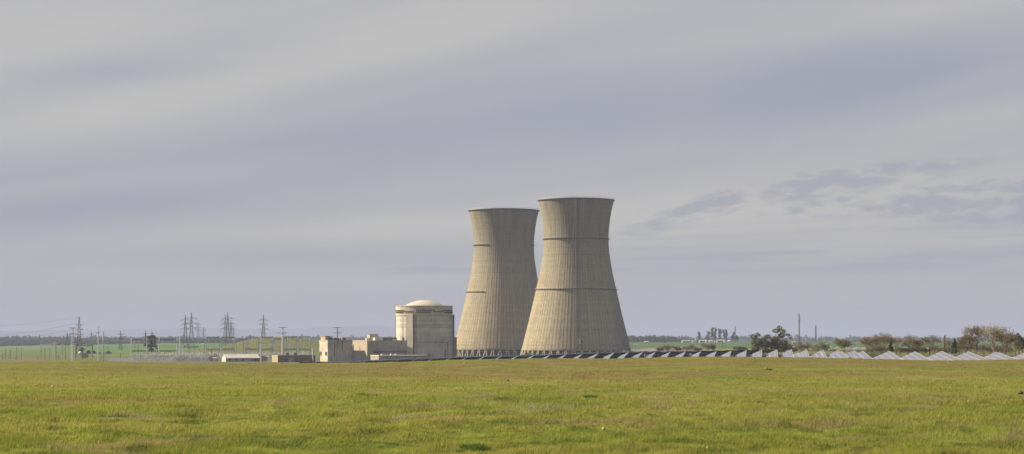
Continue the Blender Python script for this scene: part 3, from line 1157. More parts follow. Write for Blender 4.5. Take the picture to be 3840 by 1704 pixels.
# 3: overhanging block with recess
b = Block(1376, 1400, 1524, 1279, 1352, 1480)
t = bthing(b, 'concrete_building', 'long concrete block whose shaded front overhangs a deep dark recess')
part(b, t, 'wall', 'concrete', (0, b.W, 3.2, b.L + 6, -3, b.fz(1317)))
part(b, t, 'overhang', 'concrete', (.05, b.W, 0, b.L + 6, b.fz(1317) + .01, b.H))
part(b, t, 'side_panel', 'concrete_pale', (-.5, -.02, b.L * .25, b.L + 1, -3, b.H - .2))
part(b, t, 'recess_wall', 'shed_wall', (b.fx(1430), b.fx(1519), 1.2, 3.1, -3, b.fz(1318.5)))
part(b, t, 'window', 'insulator', (-.62, -.53, b.L * .72, b.L * .86, b.fz(1314), b.fz(1303)))
part(b, t, 'roof_coping', 'concrete', (-.1, b.W + .1, -.12, .35, b.H, b.H + .4))
q = Block(1375, 1386, 1417, 1255, 1279.5, 1500)
t = bthing(q, 'penthouse', 'brown roof penthouse on the long overhanging block', 'building')
part(q, t, 'wall', 'concrete', (0, q.W, 0, q.L, 0, q.H))
part(q, t, 'band', 'tan_wall', (-.1, q.W + .1, -.1, -.01, q.H * .42, q.H * .48))
part(q, t, 'roof', 'roof_grey', (-.2, q.W + .2, -.2, q.L + .2, q.H, q.H + .25))
part(q, t, 'lean_to', 'white_paint', (-2.2, -.02, q.L * .05, q.L * .5, 0, q.H * .48))
q = Block(1404, 1406, 1434, 1267, 1279.5, 1494)
t = bthing(q, 'roof_cabin', 'white roof cabin right of the brown penthouse', 'building')
part(q, t, 'wall', 'white_paint', (0, q.W, 0, q.L + 3, 0, q.H))
part(q, t, 'roof', 'concrete_pale', (-.15, q.W + .15, -.15, q.L + 3.1, q.H, q.H + .2))
q = Block(1432, 1434, 1487, 1267.5, 1279.5, 1497)
t = bthing(q, 'roof_block', 'low brown roof block between white cabin and round containment building', 'building')
part(q, t, 'wall', 'brown_wall', (0, q.W, 0, q.L + 4, 0, q.H))
part(q, t, 'coping', 'tan_wall', (-.1, q.W + .1, -.1, .3, q.H, q.H + .3))
part(q, t, 'duct', 'white_paint', (q.W * .66, q.W * .98, -1.6, -.1, .1, 1.3))
for k in range(4):
    part(q, t, 'parapet_block', 'tan_wall', (q.W * (.3 + .18 * k), q.W * (.36 + .18 * k), .35, 1.2, q.H + .01, q.H + .9))
# auxiliary wedge between block 3 and the containment
b = Block(1520, 1524, 1548, 1296, 1352, 1490)
t = bthing(b, 'sloped_annex', 'dark sloping annex between the overhanging block and the round building', 'building')
mb = MB()
pf = [(0, -3), (b.W, -3), (b.W, b.fz(1309)), (0, b.H)]
o_ = len(mb.v)
mb.v += [b.p(x, 0, z) for x, z in pf] + [b.p(x, 14, z) for x, z in pf]
mb.face(range(o_, o_ + 4))
mb.face([o_ + 7 - k for k in range(4)])
for k in range(4):
    k2 = (k + 1) % 4
    mb.face((o_ + k2, o_ + k, o_ + 4 + k, o_ + 4 + k2))
mb.build('wall', 'concrete', t, t)
part(b, t, 'door', 'dark_opening', (.6, 1.8, -.06, .1, b.fz(1350), b.fz(1337)))
# low front building
b = Block(1385, 1421, 1596, 1335.5, 1352, 1330)
t = bthing(b, 'low_building', 'long low flat-roofed building with white roof edge in front of the containment', 'building')
part(b, t, 'wall', 'tan_wall', (0, b.W, 0, b.L, -3, b.H))
part(b, t, 'roof_edge', 'white_paint', (-.3, b.W + .3, -.3, b.L + .3, b.H, b.H + .45))
for px in (1452, 1486, 1520, 1553, 1580):
    part(b, t, 'window', 'dark_opening', (b.fx(px) - .45, b.fx(px) + .45, -.05, .1, b.fz(1343.5), b.fz(1340)))
for px in (1401, 1416):
    y = b.sx(px)
    part(b, t, 'vent', 'dark_opening', (-.05, .1, y - .6, y + .6, b.fz(1343.5), b.fz(1340)))
for px in (1437, 1471, 1488):
    part(b, t, 'roof_vent', 'white_paint', (b.fx(px) - .5, b.fx(px) + .5, 2, 3, b.H + .46, b.H + 1.3))
# dark shed by the left cooling tower
b = Block(1697, 1699, 1713, 1267, 1340, 1700)
t = bthing(b, 'brown_shed', 'tall narrow brown building in the gap between containment and left cooling tower', 'building')
part(b, t, 'wall', 'brown_wall', (0, b.W, 0, 8, -3, b.H))
part(b, t, 'roof', 'roof_grey', (-.2, b.W + .2, -.2, 8.2, b.H, b.H + .4))
# low brown building left of the plant
b = Block(1014, 1043, 1177, 1334.5, 1364, 1345)
t = bthing(b, 'brown_building', 'low brown building with tan end wall and two roof tanks, behind the field edge', 'building')
part(b, t, 'wall', 'brown_wall', (0.02, b.W, 0.02, b.L, -2, b.H))
part(b, t, 'end_wall', 'tan_wall', (-.25, 0.0, 0, b.L, -2, b.H + .05))
part(b, t, 'roof', 'roof_grey', (-.2, b.W + .2, -.2, b.L + .2, b.H + .06, b.H + .4))
an = part(b, t, 'annex', 'tan_wall', (b.fx(1075), b.fx(1094), -2.6, -.02, -2, b.fz(1343.5)))
part(b, t, 'annex_door', 'white_paint', (b.fx(1080), b.fx(1084), -2.7, -2.61, b.fz(1362), b.fz(1353)), parent=an)
for k in range(10):
    px = 1092 + 8 * k
    part(b, t, 'wall_lamp', 'white_paint', (b.fx(px), b.fx(px) + .4, -.3, -.02, b.fz(1341.5), b.fz(1339.8)))
for x0, x1 in ((1116, 1138), (1156, 1171)):
    part(b, t, 'doorway', 'dark_opening', (b.fx(x0), b.fx(x1), -.05, .1, -1, b.fz(1355)))
for px in (1079, 1107):
    mb = MB()
    p = b.p(b.fx(px), 4, b.H + 1.1)
    p2 = b.p(b.fx(px + 9), 4, b.H + 1.1)
    mb.tube(p, p2, .85, n=10)
    mb.box(((p[0] + p2[0]) / 2, (p[1] + p2[1]) / 2, b.o.z + b.H + .3), (1.2, 1.2, .9))
    mb.build('roof_tank', 'dark_metal', t, t)
# thick pale post beside it
p = on(1174, 1352)
mb = MB()
ht = (1361 - 1307) * 1352 / F
mb.tube((0, 0, -1), (0, 0, ht - 1.2), .48, .40, 10)
mb.tube((0, 0, ht - 1.2), (0, 0, ht - 1.0), .55, .55, 10)
mb.tube((0, 0, ht - 1.0), (0, 0, ht), .34, .30, 10)
o = mb.build('concrete_post', 'concrete_pale', loc=(0, 0, 0))
o.location = at(1174, 1361, 1352)
tag(o, 'thick pale concrete post standing left of the tall block', 'post')

# white shed with pitched roof
b = Block(826, 848, 965, 1343, 1360, 1375)
t = bthing(b, 'white_shed', 'shed with white pitched roof and white gable among the switchgear', 'shed')
part(b, t, 'wall', 'shed_wall', (0.02, b.W, 0.02, b.L, -2, b.H))
mb = MB()
rg = b.fz(1330.5)
pf = [(0.02, 0, -2), (0.02, b.L, -2), (0.02, b.L, b.H), (0.02, b.L / 2, rg - .1), (0.02, 0, b.H)]
for s, x in ((0, -.22), (1, b.W + .2)):
    o_ = len(mb.v)
    mb.v += [b.p(x, y, z) for _, y, z in pf] + [b.p(x + .2, y, z) for _, y, z in pf]
    mb.face(range(o_, o_ + 5))
    mb.face([o_ + 9 - k for k in range(5)])
    for k in range(5):
        k2 = (k + 1) % 5
        mb.face((o_ + k2, o_ + k, o_ + 5 + k, o_ + 5 + k2))
mb.build('gable', 'concrete_pale', t, t)
mb = MB()
for y0, y1 in ((-.6, b.L / 2), (b.L + .6, b.L / 2)):
    z0 = b.H - .25
    q = [b.p(-.6, y0, z0), b.p(b.W + .6, y0, z0), b.p(b.W + .6, y1, rg), b.p(-.6, y1, rg)]
    mb.quadbox(q, [(a, c, d + .22) for a, c, d in q])
o = mb.build('roof', 'white_paint', t, t)
mb = MB()
for k in range(26):
    x = b.W * (k + .5) / 26
    for y0, y1 in ((-.6, b.L / 2), (b.L + .6, b.L / 2)):
        a, c = b.p(x, y0, b.H + .02), b.p(x, y1, rg + .27)
        mb.tube(a, c, .06, n=4)
mb.build('roof_seam', 'concrete_pale', o, t)['kind'] = 'stuff'
part(b, t, 'door', 'tan_wall', (b.fx(936), b.fx(946), -.2, -.02, -1, b.fz(1345)))
part(b, t, 'door_panel', 'brown_wall', (b.fx(947), b.fx(963), -.12, -.02, -1, b.fz(1345.5)))
for px in (861, 884, 908):
    part(b, t, 'window', 'dark_opening', (b.fx(px) - .8, b.fx(px) + .8, -.06, .1, b.fz(1353), b.fz(1348)))


# ------------------------------------------------------------------ steel: pylons, gantries, poles
def pylon_parts(root, H, w0, w1, waist, arms, th=0.17, m='pylon_steel', peak=True):
    """lattice mast standing at the local origin: four legs, bracing, cross-arms with strings of insulators"""
    def wd(z):
        f = z / H
        return w0 + (waist - w0) * min(f / .55, 1) if f < .55 else waist + (w1 - waist) * (f - .55) / .45
    n = 12
    zs = [H * (1 - (1 - k / n) ** 1.25) for k in range(n + 1)]
    cs = ((-1, -1), (1, -1), (1, 1), (-1, 1))
    for c in cs:
        mb = MB()
        for a, b_ in zip(zs[:-1], zs[1:]):
            mb.tube((c[0] * wd(a) / 2, c[1] * wd(a) / 2, a), (c[0] * wd(b_) / 2, c[1] * wd(b_) / 2, b_), th, n=4, caps=False)
        mb.build('leg', m, root)
    mb = MB()
    for a, b_ in zip(zs[:-1], zs[1:]):
        for i in range(4):
            c, d = cs[i], cs[(i + 1) % 4]
            for (u, v_) in ((c, d), (d, c)):
                mb.tube((u[0] * wd(a) / 2, u[1] * wd(a) / 2, a), (v_[0] * wd(b_) / 2, v_[1] * wd(b_) / 2, b_), th * .55, n=3, caps=False)
            mb.tube((c[0] * wd(b_) / 2, c[1] * wd(b_) / 2, b_), (d[0] * wd(b_) / 2, d[1] * wd(b_) / 2, b_), th * .5, n=3, caps=False)
    mb.build('bracing', m, root)
    for (fz, half, string) in arms:
        z = H * fz
        mb = MB()
        hw = wd(z) / 2
        for s in (-1, 1):
            tip = (s * half, 0, z + .2)
            for e in (-1, 1):
                mb.tube((s * hw, e * hw, z), tip, th * .8, n=3, caps=False)
                mb.tube((s * hw, e * hw, z + half * .32), tip, th * .7, n=3, caps=False)
            for k in (1, 2):
                f = k / 3
                x = s * (hw + (half - hw) * f)
                mb.tube((x, 0, z + .1), (x, 0, z + half * .32 * (1 - f)), th * .5, n=3, caps=False)
        arm = mb.build('cross_arm', m, root)
        if string:
            for s in (-1, 1):
                mb = MB()
                for k in range(4):
                    mb.tube((s * half, 0, z - string * k / 4), (s * half, 0, z - string * (k + 1) / 4), .20 if k % 2 else .13, n=5)
                mb.build('insulator', 'galvanised', arm)


def pylon(px, py, D, label, kind='big', rz=0.0, m='pylon_steel', th=None):
    p = on(px, D)
    H = (HY - py) / F * D - p.z
    t = thing('lattice_pylon', label, 'pylon', (p.x, p.y, p.z - .3), 'lattice power pylons', rz)
    if kind == 'big':
        pylon_parts(t, H, H * .16, .25, H * .062, ((.83, H * .15, 2.6), (.70, H * .145, 2.6), (.56, H * .15, 2.6)), th or .20, m)
    elif kind == 'slim':
        pylon_parts(t, H, H * .17, .7, H * .065, ((.79, H * .095, 0), (.67, H * .105, 0), (.55, H * .10, 0)), th or .17, m)
    elif kind == 'mast':
        pylon_parts(t, H, 2.6, 1.6, 2.2, (), th or .16, m)
    else:
        pylon_parts(t, H, H * .2, .2, H * .07, ((.80, H * .17, 0), (.62, H * .17, 0)), th or .24, m)
    return p, H, t


slim_p, slim_h, _ = pylon(297, 1188, 1700, 'slim dark lattice pylon at the left with wires from both sides', 'slim', R(8), 'rust_steel')
for px, py, D, lab in ((718, 1171, 2500, 'tallest lattice pylon of the left cluster behind the substation'),
                       (695, 1180, 2700, 'lattice pylon just left of the tallest in the left cluster'),
                       (743, 1202, 3500, 'fainter lattice pylon just right of the tallest in the left cluster'),
                       (763, 1225, 4200, 'small pale lattice pylon rightmost in the left cluster'),
                       (845, 1180, 2750, 'lattice pylon left half of the overlapping pair in the middle'),
                       (854, 1171, 2500, 'tallest lattice pylon of the overlapping pair in the middle'),
                       (866, 1200, 3300, 'fainter lattice pylon right of the overlapping pair in the middle'),
                       (876, 1224, 4200, 'small pale lattice pylon at the right edge of the middle cluster'),
                       (988, 1180, 2650, 'single lattice pylon standing in front of the round green hill')):
    pylon(px, py, D, lab, 'big', R(random.uniform(-8, 12)))
for px, py, D, lab in ((64, 1253, 4300, 'far small pylon nearest the left edge of the view'), (148, 1253, 4300, 'far small pylon, second from the left edge'),
                       (252, 1245, 3600, 'far pylon just left of the double pole'), (342, 1244, 3600, 'far pylon between slim pylon and grey poles'),
                       (452, 1241, 2500, 'pale pylon with broad feet on the green field'), (546, 1240, 3000, 'far pylon above the dark eucalyptus, left one'),
                       (570, 1241, 3100, 'far pylon above the dark eucalyptus, right one')):
    pylon(px, py, D, lab, 'far', R(random.uniform(-10, 10)))
pylon(2757, 1223, 4300, 'faint far lattice mast right of the tall tree row', 'mast', th=.3)
pylon(3059, 1221, 3600, 'faint far lattice mast right of the cell tower', 'mast', th=.3)


def lattice_column(mb, x, y, z0, z1, wb, wt, th=.21):
    cs = ((-1, -1), (1, -1), (1, 1), (-1, 1))
    n = 6
    for k in range(n):
        a, b_ = k / n, (k + 1) / n
        wa, w2 = (wb + (wt - wb) * a) / 2, (wb + (wt - wb) * b_) / 2
        za, z2 = z0 + (z1 - z0) * a, z0 + (z1 - z0) * b_
        for i in range(4):
            c, d = cs[i], cs[(i + 1) % 4]
            mb.tube((x + c[0] * wa, y + c[1] * wa, za), (x + c[0] * w2, y + c[1] * w2, z2), th, n=4, caps=False)
            mb.tube((x + c[0] * wa, y + c[1] * wa, za), (x + d[0] * w2, y + d[1] * w2, z2), th * .6, n=3, caps=False)


def lattice_beam(mb, p0, p1, h=.9, th=.18):
    p0, p1 = Vector(p0), Vector(p1)
    n = max(4, int((p1 - p0).length / 1.3))
    up, dp = Vector((0, 0, h)), Vector((0, .8, 0))
    for a in (Vector(), up, dp, up + dp):
        mb.tube(p0 + a, p1 + a, th, n=4)
    for k in range(n):
        a, c = p0.lerp(p1, k / n), p0.lerp(p1, (k + 1) / n)
        mb.tube(a, c + up, th * .6, n=3, caps=False)
        mb.tube(a + dp + up, c + dp, th * .6, n=3, caps=False)


GD = 1500.0


def gantry(posts, py_top, py_mid, D, label, spike=True, lattice=True, m='galvanised'):
    mtr = D / F
    base = on(posts[0], D)
    t = thing('steel_gantry', label, 'gantry', base, 'steel gantries of the substation')
    zt_ = (HY - py_top) * mtr
    for px in posts:
        mb = MB()
        x = (px - HX) * mtr
        if lattice:
            lattice_column(mb, x, D, zf(x, D) - .3, zt_, 2.1, .9)
        else:
            mb.tube((x, D, zf(x, D) - .3), (x, D, zt_ + 1.4), .45, .32, 8)
        if spike:
            mb.tube((x, D, zt_ - .5), (x, D, zt_ + 3.0), .12, .06, 5)
        mb.build('column', m, t, t)
    for py in (py_top, py_mid):
        if py is None:
            continue
        for a, b_ in zip(posts[:-1], posts[1:]):
            mb = MB()
            z = (HY - py) * mtr
            g = .5 * mtr * 4
            lattice_beam(mb, ((a - HX) * mtr + .5, D - .4, z - .4), ((b_ - HX) * mtr - .5, D - .4, z - .4))
            bm = mb.build('beam', 'pylon_steel', t, t)
            # strings hanging from the top beam
            if py == py_top:
                mb = MB()
                for k in range(3):
                    x = (a + (b_ - a) * (k + .5) / 3 - HX) * mtr
                    mb.tube((x, D - .4, z - .4), (x + .3, D - 1.2, z - 2.4), .17, .13, 6)
                mb.build('insulator_string', 'insulator', bm, t)
    return t


gantry((771, 827, 882), 1266.5, 1311, 1500, 'lattice gantry over the left end of the white-roofed shed')
gantry((917, 972, 1027), 1266.5, 1311, 1500, 'lattice gantry over the right end of the white-roofed shed')
gantry((1061, 1116, 1168), 1265, 1311, 1500, 'lattice gantry behind the low brown building')
gantry((875, 930), 1273.5, None, 1580, 'shorter lattice gantry in the gap between the two shed gantries')
gantry((1023, 1078), 1272, None, 1580, 'shorter lattice gantry left of the thick twin-armed pole')
gantry((493, 551, 597, 664), 1274.5, 1317.5, 1520, 'grey tube gantry at the left end of the substation by the eucalyptus', False, False)
gantry((284, 347), 1297, None, 1650, 'small dark portal beside the slim pylon', False, False, 'rust_steel')
gantry((687, 748), 1301, None, 1640, 'small thin portal behind the left half of the switchgear', False, False)


# single poles
def pole(px, py_top, py_bot, D, r, m, label, arms=(), cat='pole', name='utility_pole', group=None, spike=False):
    base = at(px, py_bot, D)
    g = zf(base.x, D)
    base.z = min(base.z, g)
    H = (HY - py_top) / F * D - base.z
    t = thing(name, label, cat, base, group)
    mb = MB()
    mb.tube((0, 0, -.6), (0, 0, H), r, r * .68, 8)
    mb.build('shaft', m, t)
    for (py, x0, x1, tilt) in arms:
        z = (HY - py) / F * D - base.z
        mb = MB()
        a, b_ = (x0 - px) / F * D, (x1 - px) / F * D
        mb.tube((a, -.15, z + tilt), (0, -.15, z), min(r * .4, .16), min(r * .5, .2), 5)
        mb.tube((0, -.15, z), (b_, -.15, z + tilt), min(r * .5, .2), min(r * .4, .16), 5)
        ar = mb.build('cross_arm', 'pylon_steel' if m == 'galvanised' else m, t)
        for x in (a, b_, a * .5, b_ * .5):
            mb = MB()
            mb.tube((x, -.15, z + tilt * abs(x / max(abs(a), .01))), (x, -.15, z + .7 + tilt * abs(x / max(abs(a), .01))), .11, .07, 5)
            mb.build('insulator', 'insulator', ar)
    return t


pole(1060, 1228, 1345, 1420, .72, 'galvanised', 'thick grey twin-armed pole in front of the round green hill', ((1229, 1044, 1077, .25), (1249.5, 1037, 1079, .2)))
pole(1265.5, 1228, 1345, 1620, .45, 'rust_steel', 'thin dark twin-armed pole rising behind the tall concrete block', ((1229, 1249, 1280, .2), (1249.5, 1246, 1284, .2)))
pole(270, 1231, 1353, 1420, .42, 'galvanised', 'left half of the double grey pole with cross-arms', ((1231, 259, 286, .2), (1252, 259, 283, 0)))
pole(274.5, 1232, 1353, 1423, .42, 'galvanised', 'right half of the double grey pole', ((1284, 266, 285, 0),))
pole(369, 1225, 1352, 1410, .46, 'galvanised', 'tall grey steel pole, left of a close pair beside the yard fence', ((1249, 359, 372, 0),))
pole(387.5, 1243, 1354, 1410, .58, 'galvanised', 'stouter grey steel pole, right of a close pair beside the yard fence')
pole(674.5, 1258, 1358, 1395, .46, 'galvanised', 'grey pole just right of the tube gantry end')
pole(979, 1238, 1359, 1370, .40, 'galvanised', 'tall thin grey pole right of the white-roofed shed', ((1286, 976, 982, 0),))
pole(3541.5, 1260, 1328, 585, .17, 'wood_pole', 'dark wooden pole with short arm among the bare trees at right', ((1261, 3537, 3548, 0),))
pole(2383, 1293, 1318, 1500, .14, 'wood_pole', 'lone wooden pole in the meadow right of the cooling tower', ((1294, 2378, 2388, 0),))
pole(2677, 1279, 1305, 1900, .2, 'wood_pole', 'left dark wooden pole by the green crop field', ((1281, 2674, 2680, 0),))
pole(2683, 1284, 1308, 1850, .2, 'wood_pole', 'short dark wooden pole next to the crop field pair')
pole(2709, 1282, 1305, 1900, .22, 'wood_pole', 'right dark wooden pole standing in the green crop field')
wood = [(10, 1322, 1361), (21, 1309, 1360), (34, 1325, 1360), (40, 1309, 1360), (59, 1335, 1358), (62.5, 1302, 1356), (80, 1302, 1357), (140.5, 1340, 1356), (154, 1293, 1355),
        (168, 1303, 1355), (187, 1303, 1355), (218.5, 1329, 1353), (233.5, 1292, 1344), (245, 1288, 1352), (284, 1287, 1352), (308, 1299, 1351), (378, 1322, 1352), (404.5, 1283, 1347),
        (452.5, 1321, 1355), (505.5, 1292, 1316), (518, 1280, 1331), (528, 1322, 1357), (536, 1324, 1357), (561, 1327, 1357), (793.5, 1313, 1362), (710, 1314, 1352), (1030.5, 1320, 1358),
        (1046.5, 1295, 1331)]
for i, (px, a, b_) in enumerate(wood):
    pole(px, a, b_, 1500 if b_ > 1349 else 1900, .2, 'wood_pole', f'thin dark wooden pole, {nth(i + 1)} such pole from the left edge of the view',
         ((a + 3, px - 2.2, px + 2.2, 0),) if i % 3 != 1 else (), group='thin wooden poles')
for i, px in enumerate((207, 210.5)):
    pole(px, 1284, 1354, 1480, .3, 'concrete_pale', ('left', 'right')[i] + ' pole of the pale wooden pair in the left meadow', ((1288, px - 4, px + 4, 0),))


# ------------------------------------------------------------------ switchgear
def make_breaker():
    t = thing('circuit_breaker', '-', 'circuit breaker')
    mb = MB()
    for x in (-1.1, 1.1):
        for y in (-.5, .5):
            mb.tube((x, y, -.4), (x, y, 1.4), .1, n=4)
    mb.build('stand', 'galvanised', t)
    mb = MB()
    mb.box((0, 0, 1.75), (2.8, 1.3, .7))
    mb.tube((-1.5, 0, 2.25), (1.5, 0, 2.25), .38, n=8)
    mb.build('tank', 'galvanised', t)
    mb = MB()
    mb.box((0, -.8, .9), (.9, .4, 1.3))
    mb.build('control_cabinet', 'white_paint', t)
    for x, s in ((-1.0, -1), (0, 0), (1.0, 1)):
        mb = MB()
        for k in range(5):
            a, c = k / 5, (k + 1) / 5
            mb.tube((x + s * a * .6, 0, 2.5 + 2 * a), (x + s * c * .6, 0, 2.5 + 2 * c), .24 if k % 2 else .17, n=6)
        mb.build('bushing', 'bushing', t)
    return t


def make_post():
    t = thing('insulator_post', '-', 'insulator post')
    mb = MB()
    mb.tube((0, 0, -.4), (0, 0, 3.2), .13, n=5)
    mb.box((0, 0, 3.25), (1.2, .3, .15))
    mb.build('stand', 'galvanised', t)
    for x in (-.45, .45):
        mb = MB()
        for k in range(5):
            mb.tube((x, 0, 3.3 + .3 * k), (x, 0, 3.6 + .3 * k), .19 if k % 2 else .12, n=6)
        mb.build('insulator', 'insulator', t)
    return t


def make_switch():
    t = thing('disconnect_switch', '-', 'switch')
    mb = MB()
    mb.box((0, 0, .1), (2.6, .4, .2))
    mb.build('base', 'galvanised', t)
    for x in (-.9, .9):
        mb = MB()
        for k in range(4):
            mb.tube((x, 0, .2 + .32 * k), (x, 0, .52 + .32 * k), .21 if k % 2 else .14, n=6)
        mb.build('insulator', 'insulator', t)
    mb = MB()
    mb.path([(-.9 + 1.1 * (1 - math.cos(q * pi / 10)), 0, 1.5 + 1.5 * math.sin(q * pi / 10 * .85)) for q in range(8)], .11, 5)
    mb.build('switch_arm', 'white_paint', t)
    return t


def make_transformer():
    t = thing('transformer', '-', 'transformer')
    mb = MB()
    mb.box((0, 0, 1.9), (3.0, 2.4, 3.2))
    mb.box((0, 0, .1), (3.4, 2.8, .5))
    mb.build('tank', 'tan_wall', t)
    for x in (-1.85, 1.85):
        mb = MB()
        for k in range(6):
            mb.box((x, -1 + .4 * k, 1.9), (.5, .12, 2.4))
        mb.build('radiator', 'tan_wall', t)
    mb = MB()
    mb.tube((-1.3, .6, 4.4), (1.3, .6, 4.4), .45, n=9)
    mb.box((0, .6, 3.7), (.3, .3, .9))
    mb.build('conservator', 'concrete_pale', t)
    for x in (-.9, 0, .9):
        mb = MB()
        mb.tube((x, -.5, 3.5), (x * 1.25, -.7, 5.4), .2, .13, 6)
        mb.build('bushing', 'bushing', t)
    return t


def scatter(proto, spots, label, group, zoff=0.0, z=None):
    spots = sorted(spots)
    for i, s in enumerate(spots):
        px, D = s[0], s[1]
        p = on(px, D) if len(s) == 2 else at(px, s[2], D)
        lab = label.format(nth(i + 1)) if i else label.format('first')
        rz = random.uniform(-.25, .25)
        sc = random.uniform(.9, 1.15)
        if i == 0:
            proto.location, proto.rotation_euler, proto['label'], proto['group'] = p, (0, 0, rz), lab, group
        else:
            copy_tree(proto, p, rz, lab, group, sc)


rn = random.Random(11)


def bays(x0, x1, n, D, jit=3):
    return [(x0 + (x1 - x0) * (k + .5) / n + rn.uniform(-jit, jit), D + rn.uniform(-12, 12)) for k in range(n)]


scatter(make_breaker(), bays(500, 830, 22, 1400), 'circuit breaker with three pale bushings, {} from the left in the front yard row', 'circuit breakers of the front yard row')
scatter(make_breaker(), bays(560, 1010, 24, 1490), 'circuit breaker with three pale bushings, {} from the left in the rear yard row', 'circuit breakers of the rear yard row')
scatter(make_breaker(), bays(1000, 1170, 9, 1560), 'circuit breaker behind the low brown building, {} from the left', 'circuit breakers behind the brown building')
scatter(make_post(), bays(495, 830, 40, 1440), 'twin white insulator post, {} from the left in the front bus row', 'insulator posts of the front bus row')
scatter(make_post(), bays(500, 1170, 52, 1540), 'twin white insulator post, {} from the left in the rear bus row', 'insulator posts of the rear bus row')
scatter(make_switch(), [(600 + q / 4.025, 1499, 1309) for q in (740, 805, 870, 960, 1035, 1390, 1450, 1550, 1610, 1970, 2120, 2190, 2250)],
        'disconnect switch with raised white arm, {} from the left along the gantry beams', 'disconnect switches on the gantry beams')
scatter(make_transformer(), [(795, 1405), (806, 1420), (975, 1400), (990, 1412), (318, 1560)], 'tan transformer with radiators, {} from the left across the substation', 'transformers in the substation')
for i, (x0, x1, py, D) in enumerate(((575, 640, 1331.5, 1430), (640, 770, 1334, 1430), (712, 745, 1326.5, 1470), (770, 905, 1329, 1520), (905, 1020, 1329, 1520), (1020, 1168, 1328, 1540), (330, 362, 1331.5, 1560))):
    a, c = at(x0, py, D), at(x1, py, D)
    t = thing('busbar', f'long pale horizontal bus tube, {nth(i + 1) if i < 6 else "the separate one"} ' + ('from the left across the substation yard' if i < 6 else 'beside the small dark portal'), 'busbar', a, 'bus tubes over the yard')
    mb = MB()
    mb.tube(a, c, .22, n=6)
    mb.build('tube', 'white_paint', t, t)
    for f in (.1, .5, .9):
        p = a.lerp(c, f)
        mb = MB()
        mb.tube((p.x, p.y, p.z - 1.2), (p.x, p.y, p.z - .1), .18, n=6)
        mb.build('insulator', 'insulator', t, t)
        mb = MB()
        mb.tube((p.x, p.y, zf(p.x, p.y) - .3), (p.x, p.y, p.z - 1.2), .14, n=5)
        mb.build('stand', 'galvanised', t, t)
# round white lamp-like tanks left in the small yard
mb = MB()
p = on(302, 1620)
mb.lathe([(.01, 3.0), (.9, 2.8), (1.5, 2.1), (1.5, 1.1), (.9, .4), (.3, .2), (.3, -.3)], 12)
o = mb.build('white_tank', 'white_paint', smooth=True)
o.location = p + Vector((0, 0, 1.6))
tag(o, 'small round white tank beside the small dark portal', 'tank')


def fence(px0, px1, D0, D1, h, label, name='chain_link_fence', n=24, m='galvanised', slats=True):
    a, c = on(px0, D0), on(px1, D1)
    t = thing(name, label, 'fence', a)
    top = []
    for k in range(n + 1):
        f = k / n
        x, y = a.x + (c.x - a.x) * f, a.y + (c.y - a.y) * f
        z = zf(x, y)
        mb = MB()
        mb.tube((x, y, z - .3), (x, y, z + h), .06, n=5)
        mb.build('post', m, t, t)
        top.append((x, y, z + h))
    mb = MB()
    mb.path(top, .05)
    mb.build('rail', m, t, t)
    mb = MB()
    mb.path([(x, y, z - h * .5) for x, y, z in top], .03)
    mb.build('rail', m, t, t)
    # woven wire: thin upright strands, far too fine to pick out one by one
    mb = MB()
    L_ = (c - a).length
    ns = int(L_ / .35) if slats else int(L_ / .6)
    for k in range(ns):
        f = k / ns
        x, y = a.x + (c.x - a.x) * f, a.y + (c.y - a.y) * f
        z = zf(x, y)
        mb.tube((x, y, z), (x + .25, y, z + h), .03 if slats else .018, n=3, caps=False)
    tag(mb.build('wire_mesh', m, t, t), kind='stuff')
    return t


fence(408, 660, 1372, 1372, 2.6, 'grey chain-link fence along the near side of the substation')
fence(3236, 3345, 560, 560, 2.1, 'dark chain-link fence behind the golden tree', m='fence_steel', slats=False)
fence(3500, 3900, 556, 545, 2.1, 'chain-link fence in front of the bare trees at the right', n=30, m='fence_steel', slats=False)


# overhead wires: each conductor is a thing
def wire(p0, p1, sag, label, r=.07, n=14):
    p0, p1 = Vector(p0), Vector(p1)
    mb = MB()
    pts = []
    for k in range(n + 1):
        f = k / n
        p = p0.lerp(p1, f)
        p.z -= sag * 4 * f * (1 - f)
        pts.append(p)
    mb.path(pts, r, 4)
    o = mb.build('power_line', 'wire', loc=tuple(p0))
    tag(o, label, 'wire', 'overhead wires')


